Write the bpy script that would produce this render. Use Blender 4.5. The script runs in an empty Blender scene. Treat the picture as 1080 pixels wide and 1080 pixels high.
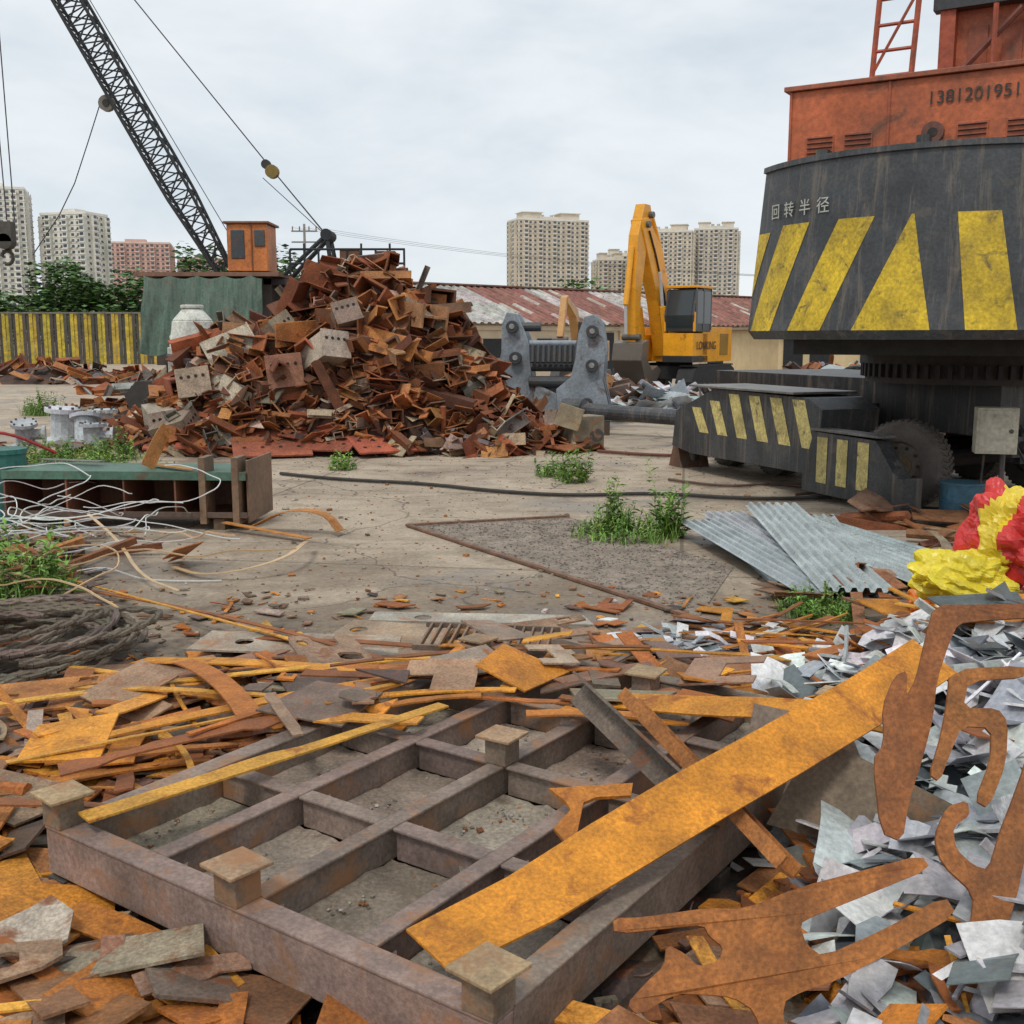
import bpy, math, random
from mathutils import Vector, Matrix, noise as mnoise
R=random.Random(11)
rad=math.radians
scene=bpy.context.scene
def T(x,y,z=0): return Matrix.Translation((x,y,z))
def RX(a): return Matrix.Rotation(a,4,'X')
def RY(a): return Matrix.Rotation(a,4,'Y')
def RZ(a): return Matrix.Rotation(a,4,'Z')
YZ=Matrix(((0,0,1,0),(1,0,0,0),(0,1,0,0),(0,0,0,1)))   # poly (y,z) extruded along x
XZ=Matrix(((1,0,0,0),(0,0,-1,0),(0,1,0,0),(0,0,0,1)))  # poly (x,z) extruded along -y
# ---------------------------------------------------------------- mesh builder
class MB:
    def __init__(s): s.v=[];s.f=[];s.c=[];s.m=[]
    def add(s,vs,fs,col,M=None,mi=0):
        o=len(s.v)
        if M is not None: vs=[M@Vector(p) for p in vs]
        s.v.extend([tuple(p) for p in vs])
        for f in fs:
            s.f.append([o+i for i in f]); s.c.append(col); s.m.append(mi)
    def obj(s,name,mats,M=None,root=None,smooth=False,bevel=0):
        me=bpy.data.meshes.new(name)
        me.from_pydata(s.v,[],s.f)
        for m in (mats if isinstance(mats,(list,tuple)) else [mats]): me.materials.append(m)
        ca=me.color_attributes.new(name="Col",type='FLOAT_COLOR',domain='CORNER')
        buf=[]
        for f,c in zip(s.f,s.c):
            buf.extend((c[0],c[1],c[2],1.0)*len(f))
        ca.data.foreach_set("color",buf)
        me.polygons.foreach_set("material_index",s.m)
        if smooth: me.polygons.foreach_set("use_smooth",[True]*len(s.f))
        me.update()
        ob=bpy.data.objects.new(name,me)
        scene.collection.objects.link(ob)
        if M is not None: ob.matrix_basis=M
        if root is not None:
            ob.parent=root[0]; ob.matrix_parent_inverse=root[1].inverted()
            if M is None: ob.matrix_basis=root[1]
        if bevel:
            b=ob.modifiers.new("bevel",'BEVEL'); b.width=bevel; b.segments=2; b.limit_method='ANGLE'
        return ob
def root(name,M=Matrix()):
    e=bpy.data.objects.new(name,None); scene.collection.objects.link(e); e.matrix_basis=M
    return (e,M)
def jit(c,a=.15):
    k=1+R.uniform(-a,a)
    return (c[0]*k*(1+R.uniform(-a,a)*.3),c[1]*k*(1+R.uniform(-a,a)*.4),c[2]*k)
def box(mb,c,s,col,M=None,mi=0):
    x,y,z=c;a,b,d=s[0]/2,s[1]/2,s[2]/2
    vs=[(x-a,y-b,z-d),(x+a,y-b,z-d),(x+a,y+b,z-d),(x-a,y+b,z-d),(x-a,y-b,z+d),(x+a,y-b,z+d),(x+a,y+b,z+d),(x-a,y+b,z+d)]
    mb.add(vs,[(3,2,1,0),(4,5,6,7),(0,1,5,4),(1,2,6,5),(2,3,7,6),(3,0,4,7)],col,M,mi)
def prism(mb,poly,z0,z1,col,M=None,mi=0):
    n=len(poly)
    ar=sum(poly[i][0]*poly[(i+1)%n][1]-poly[(i+1)%n][0]*poly[i][1] for i in range(n))
    if ar<0: poly=poly[::-1]
    vs=[(p[0],p[1],z0) for p in poly]+[(p[0],p[1],z1) for p in poly]
    fs=[tuple(range(n))[::-1],tuple(range(n,2*n))]+[(i,(i+1)%n,n+(i+1)%n,n+i) for i in range(n)]
    mb.add(vs,fs,col,M,mi)
def rod(mb,p,q,r,col,n=6,M=None,mi=0,r2=None):
    p=Vector(p);q=Vector(q);d=(q-p)
    if d.length<1e-6: return
    d.normalize(); r2=r if r2 is None else r2
    u=d.orthogonal().normalized(); w=d.cross(u)
    vs=[];
    for k,(o,rr) in enumerate(((p,r),(q,r2))):
        for i in range(n):
            a=2*math.pi*i/n
            vs.append(o+u*math.cos(a)*rr+w*math.sin(a)*rr)
    fs=[tuple(range(n))[::-1],tuple(range(n,2*n))]+[(i,(i+1)%n,n+(i+1)%n,n+i) for i in range(n)]
    mb.add(vs,fs,col,M,mi)
def path(mb,pts,r,col,n=5,M=None,mi=0):
    for a,b in zip(pts[:-1],pts[1:]): rod(mb,a,b,r,col,n,M,mi)
def smoothpts(p,it=2):
    for _ in range(it):
        q=[p[0]]
        for a,b in zip(p[:-1],p[1:]):
            a=Vector(a);b=Vector(b); q+= [tuple(a*.75+b*.25),tuple(a*.25+b*.75)]
        q.append(p[-1]); p=q
    return p
def ribbon(mb,pts,N,w,t,col,M=None,mi=0):
    pts=[Vector(p) for p in pts]; vs=[];n=len(pts)
    for i,p in enumerate(pts):
        d=(pts[min(i+1,n-1)]-pts[max(i-1,0)]).normalized()
        Ni=Vector(N[i] if isinstance(N,list) else N)
        s=Ni.cross(d).normalized(); Nn=d.cross(s).normalized()
        wl,wr=w[i] if isinstance(w,list) else (w/2,w/2)
        for a,b in ((-wl,-1),(wr,-1),(wr,1),(-wl,1)): vs.append(p+s*a+Nn*b*t/2)
    fs=[(0,1,2,3)]
    for i in range(n-1):
        o=4*i
        for k in range(4): fs.append((o+k,o+4+k,o+4+(k+1)%4,o+(k+1)%4))
    o=4*(n-1); fs.append((o+3,o+2,o+1,o))
    mb.add(vs,fs,col,M,mi)
def tube(mb,a,b,t,L,col,M,mi=0):
    def ring(a,b,z): return [(-a,-b,z),(a,-b,z),(a,b,z),(-a,b,z)]
    a/=2;b/=2
    vs=ring(a,b,-L/2)+ring(a-t,b-t,-L/2)+ring(a,b,L/2)+ring(a-t,b-t,L/2)
    fs=[]
    for i in range(4):
        j=(i+1)%4
        fs+=[(i,j,8+j,8+i),(4+j,4+i,12+i,12+j),(j,i,4+i,4+j),(8+i,8+j,12+j,12+i)]
    mb.add(vs,fs,col,M,mi)
def ipro(w,h,t): 
    return [(-w/2,-h/2),(w/2,-h/2),(w/2,-h/2+t),(t/2,-h/2+t),(t/2,h/2-t),(w/2,h/2-t),(w/2,h/2),(-w/2,h/2),(-w/2,h/2-t),(-t/2,h/2-t),(-t/2,-h/2+t),(-w/2,-h/2+t)]
def lpro(w,h,t): return [(0,0),(w,0),(w,t),(t,t),(t,h),(0,h)]
def cpro(w,h,t): return [(0,0),(w,0),(w,t),(t,t),(t,h-t),(w,h-t),(w,h),(0,h)]
def chaikin(p,it=2):
    for _ in range(it):
        q=[]
        for i in range(len(p)):
            a=p[i];b=p[(i+1)%len(p)]
            q.append((a[0]*.8+b[0]*.2,a[1]*.8+b[1]*.2)); q.append((a[0]*.2+b[0]*.8,a[1]*.2+b[1]*.8))
        p=q
    return p
# ---------------------------------------------------------------- materials
def newmat(name):
    m=bpy.data.materials.new(name); m.use_nodes=True
    nt=m.node_tree; return m,nt,nt.nodes['Principled BSDF']
def N(nt,t,**k):
    n=nt.nodes.new(t)
    for a,b in k.items(): setattr(n,a,b)
    return n
def mixc(nt,fac,a,b,bt='MIX'):
    n=N(nt,'ShaderNodeMix',data_type='RGBA',blend_type=bt)
    for i,v in ((0,fac),(6,a),(7,b)):
        if hasattr(v,'links'): nt.links.new(v,n.inputs[i])
        elif i==0: n.inputs[0].default_value=v
        else: n.inputs[i].default_value=(v[0],v[1],v[2],1)
    return n.outputs[2]
def nz(nt,scale,det=4,rough=.6,vec=None,dist=0):
    n=N(nt,'ShaderNodeTexNoise'); n.inputs['Scale'].default_value=scale; n.inputs['Detail'].default_value=det; n.inputs['Roughness'].default_value=rough
    n.inputs['Distortion'].default_value=dist
    if vec is not None: nt.links.new(vec,n.inputs['Vector'])
    return n.outputs['Fac']
def mr(nt,v,a,b,c,d):
    n=N(nt,'ShaderNodeMapRange'); nt.links.new(v,n.inputs[0])
    for i,x in enumerate((a,b,c,d)): n.inputs[i+1].default_value=x
    return n.outputs[0]
def math_(nt,op,a,b=None):
    n=N(nt,'ShaderNodeMath',operation=op)
    for i,v in ((0,a),(1,b)):
        if v is None: continue
        if hasattr(v,'links'): nt.links.new(v,n.inputs[i])
        else: n.inputs[i].default_value=v
    return n.outputs[0]
def vcmat(name,rough=.8,metal=0,s=3,amt=.3,rust=0,rs=2,rustcol=(.2,.07,.02),bump=.15,bs=30,grime=0,rvar=.1,streak=0):
    m,nt,bs_=newmat(name)
    at=N(nt,'ShaderNodeAttribute',attribute_name='Col').outputs['Color']
    pos=N(nt,'ShaderNodeNewGeometry').outputs['Position']
    f=mr(nt,nz(nt,s,4,.65,pos),.32,.68,1-amt,1+amt*.7)
    f=math_(nt,'MULTIPLY',f,mr(nt,nz(nt,s*16,3,.7,pos),.35,.68,1-amt*.8,1+amt*.5))
    cc=N(nt,'ShaderNodeCombineColor')
    for i in range(3): nt.links.new(f,cc.inputs[i])
    c=mixc(nt,1.0,at,cc.outputs[0],'MULTIPLY')
    if rust>0:
        c=mixc(nt,mr(nt,nz(nt,rs,6,.72,pos,.6),.62-rust*.25,.72-rust*.15,0,.9),c,rustcol)
    if streak>0:
        mp=N(nt,'ShaderNodeMapping'); mp.inputs['Scale'].default_value=(6,6,.3); nt.links.new(pos,mp.inputs[0])
        c=mixc(nt,mr(nt,nz(nt,1.6,5,.72,mp.outputs[0],.3),.52,.70,0,streak),c,(.27,.21,.15))
    if grime>0:
        c=mixc(nt,mr(nt,nz(nt,rs*.6+.3,4,.7,pos,.3),.45,.75,0,grime),c,(.065,.048,.038))
    nt.links.new(c,bs_.inputs['Base Color'])
    bs_.inputs['Roughness'].default_value=rough
    if rvar>.11: nt.links.new(mr(nt,nz(nt,s*5,2,.6,pos),.3,.7,rough-rvar,min(1,rough+rvar)),bs_.inputs['Roughness'])
    bs_.inputs['Metallic'].default_value=metal
    if bump>0:
        b=N(nt,'ShaderNodeBump'); b.inputs['Strength'].default_value=bump; b.inputs['Distance'].default_value=.02
        nt.links.new(nz(nt,bs,4,.7,pos),b.inputs['Height']); nt.links.new(b.outputs[0],bs_.inputs['Normal'])
    return m
M_RUST=vcmat('rusty_steel',.8,0,2.5,.4,rust=.22,rs=3,rustcol=(.085,.036,.02),bump=.35,bs=50)
M_RUSTF=vcmat('rusty_steel_fine',.72,0,5,.42,rust=.36,rs=7,rustcol=(.19,.056,.012),bump=.3,bs=140,grime=.2)
M_ORANGE=vcmat('fresh_orange_rust',.68,0,5,.34,rust=.34,rs=7,rustcol=(.27,.078,.011),bump=.25,bs=160,grime=.12)
M_GALV=vcmat('galvanised_sheet',.42,.3,3,.25,rust=.05,rs=8,rustcol=(.25,.16,.09),bump=.08,bs=40,grime=.2,rvar=.15)
M_FRAME=vcmat('brown_primer_steel',.7,0,4,.34,rust=.4,rs=4.5,rustcol=(.33,.155,.065),bump=.22,bs=120,grime=.3)
M_PAINT=vcmat('old_paint',.55,0,1.2,.28,rust=.24,rs=2.2,rustcol=(.12,.055,.03),bump=.1,bs=30,grime=.4)
M_BLACK=vcmat('worn_black_paint',.5,0,2,.4,rust=.25,rs=4,rustcol=(.1,.085,.07),bump=.12,bs=40,grime=.1,streak=.5)
M_YEL=vcmat('worn_yellow_paint',.55,0,2,.35,rust=.28,rs=6,rustcol=(.07,.06,.04),bump=.1,bs=40,grime=.45)
M_WALL=vcmat('plaster',.9,0,.12,.12,bump=0,grime=.12,rs=.1)
M_MACH=vcmat('machine_paint',.4,0,1,.12,rust=.05,rs=3,bump=.03,bs=20,grime=.25)
M_RUB=vcmat('rubber',.85,0,6,.25,bump=.2,bs=50)
M_GLASS,nt,b=newmat('dark_glass'); b.inputs['Base Color'].default_value=(.035,.045,.05,1); b.inputs['Roughness'].default_value=.12
M_DIRT=vcmat('dirt_fill',.95,0,4,.35,rust=.3,rs=5,rustcol=(.15,.11,.08),bump=.5,bs=70)
M_PLAS=vcmat('plastic_film',.35,0,4,.15,bump=.25,bs=14)
M_LEAF=vcmat('leaf',.6,0,3,.3,bump=.0)
M_WIN=vcmat('window_glass',.3,0,.2,.3,bump=0)
# ---------------------------------------------------------------- world
w=bpy.data.worlds.new("World"); scene.world=w; w.use_nodes=True; nt=w.node_tree
for n in list(nt.nodes): nt.nodes.remove(n)
out=N(nt,'ShaderNodeOutputWorld'); ms=N(nt,'ShaderNodeMixShader'); ms.inputs[0].default_value=.93
b1=N(nt,'ShaderNodeBackground'); b1.inputs[1].default_value=.12
b2=N(nt,'ShaderNodeBackground'); b2.inputs[1].default_value=1.15
sk=N(nt,'ShaderNodeTexSky',sky_type='NISHITA'); sk.sun_disc=False; sk.sun_elevation=rad(60); sk.sun_rotation=rad(200)
nt.links.new(sk.outputs[0],b1.inputs[0])
tc=N(nt,'ShaderNodeTexCoord'); mp=N(nt,'ShaderNodeMapping'); mp.inputs['Scale'].default_value=(1.0,1.0,2.6); mp.inputs['Location'].default_value=(.3,.2,0)
nt.links.new(tc.outputs['Generated'],mp.inputs[0])
f=mr(nt,nz(nt,2.1,5,.55,mp.outputs[0],.35),.38,.64,0,1)
c=mixc(nt,f,(.59,.655,.71),(.80,.835,.86))
f3=mr(nt,nz(nt,5.5,4,.6,mp.outputs[0],.2),.4,.72,0,.55)
c=mixc(nt,f3,c,(.86,.88,.895))
nt.links.new(c,b2.inputs[0]); nt.links.new(b1.outputs[0],ms.inputs[1]); nt.links.new(b2.outputs[0],ms.inputs[2]); nt.links.new(ms.outputs[0],out.inputs[0])
sd=bpy.data.lights.new('sun','SUN'); sd.energy=1.5; sd.angle=rad(12); sd.color=(1,.95,.87)
so=bpy.data.objects.new('sun',sd); scene.collection.objects.link(so); so.rotation_euler=(rad(30),rad(-14),0)
# ---------------------------------------------------------------- camera
cd=bpy.data.cameras.new('camera'); cam=bpy.data.objects.new('camera',cd); scene.collection.objects.link(cam)
cd.sensor_width=36; cd.lens=36*1150/1080; cd.clip_end=5000; cd.clip_start=.05
cam.location=(0,0,2.0); cam.rotation_euler=(rad(90-9.09),0,0); scene.camera=cam
scene.view_settings.view_transform='Standard'; scene.view_settings.look='None'; scene.view_settings.exposure=0
# ---------------------------------------------------------------- ground
def N_map(nt,pos,loc):
    mp=N(nt,'ShaderNodeMapping'); mp.inputs['Location'].default_value=loc; nt.links.new(pos,mp.inputs[0]); return mp.outputs[0]
def ground():
    me=bpy.data.meshes.new('ground'); S=1800
    me.from_pydata([(-S,-200,0),(S,-200,0),(S,2600,0),(-S,2600,0)],[],[(0,1,2,3)])
    ob=bpy.data.objects.new('ground',me); scene.collection.objects.link(ob)
    m,nt,b=newmat('yard_concrete'); me.materials.append(m)
    pos=N(nt,'ShaderNodeNewGeometry').outputs['Position']
    sx=N(nt,'ShaderNodeSeparateXYZ'); nt.links.new(pos,sx.inputs[0])
    big=nz(nt,.28,5,.6,pos,.4); mid=nz(nt,1.6,6,.7,pos,.5); fine=nz(nt,22,5,.75,pos)
    c=mixc(nt,mr(nt,big,.4,.64,0,1),(.50,.405,.30),(.37,.295,.22))
    c=mixc(nt,mr(nt,mid,.47,.70,0,.8),c,(.225,.17,.12))
    near=mr(nt,sx.outputs[1],13,7.0,0,.46)
    mud=mr(nt,math_(nt,'ADD',near,nz(nt,.55,6,.65,pos,.6)),.68,.9,0,1)
    c=mixc(nt,math_(nt,'MULTIPLY',mud,.82),c,(.19,.143,.10))
    lx=mr(nt,sx.outputs[0],-1.5,-4.5,0,.26)
    gr=mr(nt,math_(nt,'ADD',math_(nt,'ADD',lx,near),nz(nt,1.1,5,.7,pos,.5)),.98,1.12,0,.85)
    c=mixc(nt,gr,c,(.065,.05,.038))
    wet=mr(nt,nz(nt,.45,4,.55,N_map(nt,pos,(5.2,3.1,0))),.55,.62,0,1)
    c=mixc(nt,math_(nt,'MULTIPLY',wet,.45),c,(.12,.1,.085))
    # long tyre-dragged streaks
    mps=N(nt,'ShaderNodeMapping'); mps.inputs['Rotation'].default_value=(0,0,rad(-24)); mps.inputs['Scale'].default_value=(.22,2.2,1); nt.links.new(pos,mps.inputs[0])
    c=mixc(nt,mr(nt,nz(nt,1.3,5,.65,mps.outputs[0],.2),.52,.72,0,.5),c,(.17,.135,.1))
    mp=N(nt,'ShaderNodeMapping'); mp.inputs['Rotation'].default_value=(0,0,rad(9)); nt.links.new(pos,mp.inputs[0])
    s2=N(nt,'ShaderNodeSeparateXYZ'); nt.links.new(mp.outputs[0],s2.inputs[0])
    j=None
    for o,L in ((0,5.2),(1,4.6)):
        fr=math_(nt,'FRACT',math_(nt,'DIVIDE',s2.outputs[o],L))
        e=math_(nt,'GREATER_THAN',math_(nt,'ABSOLUTE',math_(nt,'SUBTRACT',fr,.5)),.4965)
        j=e if j is None else math_(nt,'MAXIMUM',j,e)
    c=mixc(nt,math_(nt,'MULTIPLY',j,.55),c,(.08,.065,.05))
    v=N(nt,'ShaderNodeTexVoronoi',feature='DISTANCE_TO_EDGE'); v.inputs['Scale'].default_value=.33
    dm=N(nt,'ShaderNodeVectorMath',operation='ADD'); nn=N(nt,'ShaderNodeTexNoise'); nn.inputs['Scale'].default_value=.9; nn.inputs['Detail'].default_value=5; nt.links.new(pos,nn.inputs['Vector'])
    nt.links.new(pos,dm.inputs[0]); nt.links.new(nn.outputs['Color'],dm.inputs[1]); nt.links.new(dm.outputs[0],v.inputs['Vector'])
    cr=mr(nt,v.outputs['Distance'],0,.006,.75,0)
    c=mixc(nt,cr,c,(.06,.05,.04))
    ff=mr(nt,fine,.3,.7,.66,1.22); cc=N(nt,'ShaderNodeCombineColor')
    for i in range(3): nt.links.new(ff,cc.inputs[i])
    c=mixc(nt,1.0,c,cc.outputs[0],'MULTIPLY')
    nt.links.new(c,b.inputs['Base Color'])
    nt.links.new(mr(nt,wet,0,1,.9,.38),b.inputs['Roughness'])
    bp=N(nt,'ShaderNodeBump'); bp.inputs['Strength'].default_value=.6; bp.inputs['Distance'].default_value=.03
    h=math_(nt,'ADD',math_(nt,'MULTIPLY',fine,.5),math_(nt,'MULTIPLY',mid,.8))
    nt.links.new(h,bp.inputs['Height']); nt.links.new(bp.outputs[0],b.inputs['Normal'])
ground()
# ---------------------------------------------------------------- scrap generators
P_DARK=[(.12,.045,.022),(.17,.06,.026),(.23,.072,.026),(.29,.095,.033),(.36,.125,.035),(.19,.1,.06),(.42,.165,.05)]
P_PILE=P_DARK+[(.27,.075,.028),(.33,.1,.038),(.4,.155,.055),(.45,.33,.23),(.17,.14,.12),(.44,.2,.08),(.3,.22,.17)]
P_OR=[(.66,.26,.022),(.54,.195,.016),(.46,.15,.018),(.35,.11,.02),(.7,.32,.04),(.26,.085,.02),(.42,.14,.025)]
P_BRN=[(.24,.13,.075),(.15,.082,.05),(.32,.2,.12),(.22,.155,.115),(.38,.155,.045),(.1,.065,.048),(.3,.13,.055),(.36,.28,.2)]
P_SIL=[(.62,.63,.64),(.5,.52,.54),(.75,.76,.76),(.38,.41,.44),(.28,.3,.33),(.82,.82,.81),(.45,.47,.48),(.16,.18,.2),(.7,.7,.69),(.78,.78,.77)]
def rpoly(a,b):
    t=R.random()
    if t<.35: return [(-a/2,-b/2),(a/2,-b/2*R.uniform(.6,1)),(a/2*R.uniform(.7,1),b/2),(-a/2*R.uniform(.5,1),b/2)]
    if t<.5: return [(-a/2,-b/2),(a/2,-b/2),(-a/2*R.uniform(-.5,1),b/2)]
    if t<.68: return [(-a/2,-b/2),(a/2,-b/2),(a/2,0),(a*.1,0),(a*.1,b/2),(-a/2,b/2)]
    if t<.84:
        return [(-a/2,-b/2),(-a/4,-b/2),(-a/4,0),(a/4,0),(a/4,-b/2),(a/2,-b/2),(a/2,b/2),(-a/2,b/2)]
    n=7; return [(a/2*math.cos(i*2*math.pi/n)*R.uniform(.6,1),b/2*math.sin(i*2*math.pi/n)*R.uniform(.6,1)) for i in range(n)]
def notch(n,w_):
    # irregular flame-cut edge widths; paired so that steps stay square
    W=[];l=w_/2;r=w_/2
    for i in range(n):
        if R.random()<.3: l=w_/2*R.uniform(.35,1.25)
        if R.random()<.3: r=w_/2*R.uniform(.35,1.25)
        W.append((l,r))
    return W
def piece(mb,kind,x,y,z,tilt,sz,col,rot=None,mi=0):
    rz=R.uniform(0,math.pi*2) if rot is None else rot
    M=T(x,y,z)@RZ(rz)@RX(R.gauss(0,tilt))@RY(R.gauss(0,tilt))
    if kind=='plate': prism(mb,rpoly(sz*R.uniform(.6,1.3),sz*R.uniform(.35,1)),0,R.uniform(.006,.012)*(1 if sz<.5 else 2),col,M,mi)
    elif kind=='sheet':
        a=sz*R.uniform(.6,1.4);b=sz*R.uniform(.3,.9);bd=R.gauss(0,.12)*a
        pts=[(-a/2,0,0),(-a/6,0,bd*.5),(a/6,0,bd*.6),(a/2,0,0)]
        ribbon(mb,pts,(0,0,1),b,.003,col,M,mi)
    elif kind=='strip':
        L=sz*R.uniform(.6,1.5);w_=R.choice([.02,.03,.045,.06,.09,.12])*min(1,L/.5+.2);bx=R.gauss(0,.035)*L;bz=R.gauss(0,.02)*L
        n=8;pts=[]
        for i in range(n):
            t=i/(n-1)*2-1; pts.append((t*L/2,bx*(1-t*t),bz*(1-t*t)))
        ribbon(mb,pts,(0,0,1),notch(n,w_),R.uniform(.005,.01),col,M,mi)
    elif kind=='ibeam': prism(mb,ipro(sz*.3,sz*.4,sz*.03),-sz*.6,sz*.6,col,M@RY(math.pi/2),mi)
    elif kind=='angle': prism(mb,lpro(sz*.14,sz*.14,sz*.018),-sz*.8,sz*.8,col,M@RY(math.pi/2),mi)
    elif kind=='channel': prism(mb,cpro(sz*.2,sz*.4,sz*.03),-sz*.6,sz*.6,col,M@RY(math.pi/2)@RZ(R.uniform(0,6)),mi)
    elif kind=='tube': tube(mb,sz*.4,sz*.4,sz*.03,sz*.8,col,M@RY(math.pi/2),mi)
    elif kind=='pipe': rod(mb,(-sz*.6,0,0),(sz*.6,0,0),sz*.08,col,8,M,mi)
def wpick(d):
    r=R.random()*sum(d.values())
    for k,v in d.items():
        r-=v
        if r<=0: return k
    return k
def hgrid(mb,x0,x1,y0,y1,n,m,hf,col,dz=-.05,amp=.1,mi=0):
    vs=[];fs=[]
    for j in range(m+1):
        for i in range(n+1):
            x=x0+(x1-x0)*i/n;y=y0+(y1-y0)*j/m
            h=hf(x,y)
            z=h+dz+(R.uniform(-amp,amp) if h>.05 else -.05)
            vs.append((x,y,z))
    for j in range(m):
        for i in range(n):
            o=j*(n+1)+i; fs.append((o,o+1,o+n+2,o+n+1))
    o=len(mb.v); mb.v.extend(vs)
    for f in fs:
        mb.f.append([o+k for k in f]); mb.c.append(jit(col,.4)); mb.m.append(mi)
def cones(lst):
    def h(x,y):
        b=0
        for (cx,cy,rx,ry,H,p) in lst:
            r=math.hypot((x-cx)/rx,(y-cy)/ry)
            if r<1: b=max(b,H*(1-r**p))
        return b
    return h
# ---------------------------------------------------------------- main scrap pile
H1=cones([(-2.95,21.8,3.2,3.3,3.35,1.3),(-2.2,21.4,2.55,2.9,2.95,1.3),(-4.9,20.6,2.3,2.3,2.05,1.5),(-.6,20.2,1.9,1.8,1.05,1.2),(-6.2,20.6,1.4,1.6,.75,1.4),(.2,19.9,1.3,1.3,.45,1.2)])
mb=MB(); hgrid(mb,-8.8,2,17.8,26,60,46,H1,(.09,.035,.022),-.12,.12)
kinds={'plate':5,'ibeam':1.2,'angle':1.4,'channel':1.8,'tube':.6,'strip':.8,'pipe':.4}
n=0
while n<2300:
    x=R.uniform(-7.8,1.7);y=R.uniform(18,24.5);h=H1(x,y)
    if h<.03: continue
    n+=1
    piece(mb,wpick(kinds),x,y,h+R.uniform(-.1,.16),.5,R.uniform(.3,.8)*(1.15 if h>1 else .8),jit(R.choice(P_PILE),.3))
for i in range(66):
    x=R.uniform(-4.6,-1.1);y=R.uniform(19.4,21.6);h=H1(x,y)
    piece(mb,R.choice(['channel','ibeam','plate','angle','angle','channel']),x,y,h+.1,.33,R.uniform(.9,1.6),jit(R.choice(P_DARK+[(.4,.2,.1)]),.25),R.gauss(-.5,.7))
for (x,y,z,s,a) in [(-4.1,19.6,1.35,1.05,.3),(-4.9,19.3,1.0,1.0,1.0),(-5.6,19.4,1.1,.95,.2),(-5.1,19.9,1.75,1.0,2.0),(-4.4,20.2,2.0,.95,.9),(-6.2,19.2,.6,.8,.5),(-3.3,19.4,1.75,.9,.7),(-5.8,18.8,.45,.8,1.3),(-3.0,20.0,2.3,.8,.2)]:
    M=T(x,y,z)@RZ(a)@RX(R.uniform(-.6,.6))@RY(R.uniform(-.5,.5))
    col=jit(R.choice([(.4,.29,.2),(.32,.16,.09),(.45,.38,.29),(.28,.2,.15)]),.1)
    tube(mb,s*.55,s*.5,.03,s*.9,col,M@RX(math.pi/2)); box(mb,(0,-s*.46,0),(s*.6,.03,s*.55),jit(col,.2),M)
    for k in range(4): rod(mb,(-s*.2+k*s*.13,-s*.475,s*.1),(-s*.2+k*s*.13,-s*.485,s*.1),.03,(.02,.015,.012),8,M)
for (x,y,a,b,r) in [(-5.0,18.9,1.5,1.1,.1),(-4.1,18.5,1.3,1.0,.3),(-3.2,18.7,1.2,.8,-.3),(-5.9,19.2,1.1,.9,.2),(-2.2,18.6,1.1,.7,.5)]:
    M=T(x,y,.16+R.uniform(0,.15))@RZ(r)@RX(R.uniform(.15,.4)); box(mb,(0,0,0),(a,b,.03),jit((.36,.1,.05),.2),M)
    for i in range(4):
        for j in range(2): rod(mb,(-a*.35+i*a*.23,-b*.2+j*b*.4,.014),(-a*.35+i*a*.23,-b*.2+j*b*.4,.019),.035,(.03,.012,.01),8,M)
mb.obj('scrap_metal_pile',M_RUST)
def heap(name,cn,x0,x1,y0,y1,cnt,kinds,pal,sz,mat,tilt=.5,base=(.07,.035,.022),gr=30,lift=.12):
    h=cones(cn); mb=MB(); hgrid(mb,x0,x1,y0,y1,gr,gr,h,base,-.1,.05)
    n=0;t=0
    while n<cnt and t<cnt*20:
        t+=1
        x=R.uniform(x0,x1);y=R.uniform(y0,y1);hh=h(x,y)
        if hh<.02: continue
        n+=1; piece(mb,wpick(kinds),x,y,hh+R.uniform(-.04,lift),tilt,R.uniform(*sz),jit(R.choice(pal),.25))
    mb.obj(name,mat)
heap('rusty_scrap_heap',[(-1.9,30.5,2.6,2.0,1.8,1.2)],-5,1.5,28,33,260,kinds,P_PILE,(.35,.8),M_RUST)
heap('rusty_scrap_heap',[(-8.6,18.7,1.8,.7,.14,1),(-11,19.5,2.0,.7,.14,1)],-14,-6,17.5,21,80,{'strip':3,'plate':3,'angle':2},P_PILE,(.5,1.0),M_RUST,.1)
heap('rusty_scrap_heap',[(-9.3,28,2.2,1.2,.5,1.1)],-12,-6.5,26,30,110,kinds,P_PILE,(.3,.7),M_RUST)
heap('grey_scrap_heap',[(3.9,27.5,1.8,1.5,.7,1.2),(5.4,26.5,1.6,1.2,.55,1.1)],2.0,7.2,24.8,29.5,420,{'sheet':4,'strip':3,'pipe':1},[(.5,.53,.55),(.4,.43,.45),(.6,.62,.62),(.25,.27,.29),(.35,.23,.15)],(.4,1.0),M_GALV,.4,(.1,.1,.1))
heap('far_scrap_heap',[(-21,50,6,3,.8,1.3),(-12,40,3.4,2.5,.65,1.2)],-30,-7,36,55,220,kinds,P_PILE+[(.3,.3,.3)],(.5,1.0),M_RUST)
heap('far_scrap_heap',[(2.6,36,3,2.5,.65,1.2),(10.5,36,3.4,3,1.1,1.2),(14.5,34,4,3,1.2,1.2)],-1,19,33,40,380,kinds,P_PILE+[(.4,.41,.42),(.55,.56,.56)],(.4,1.0),M_RUST)
mb=MB()
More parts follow.
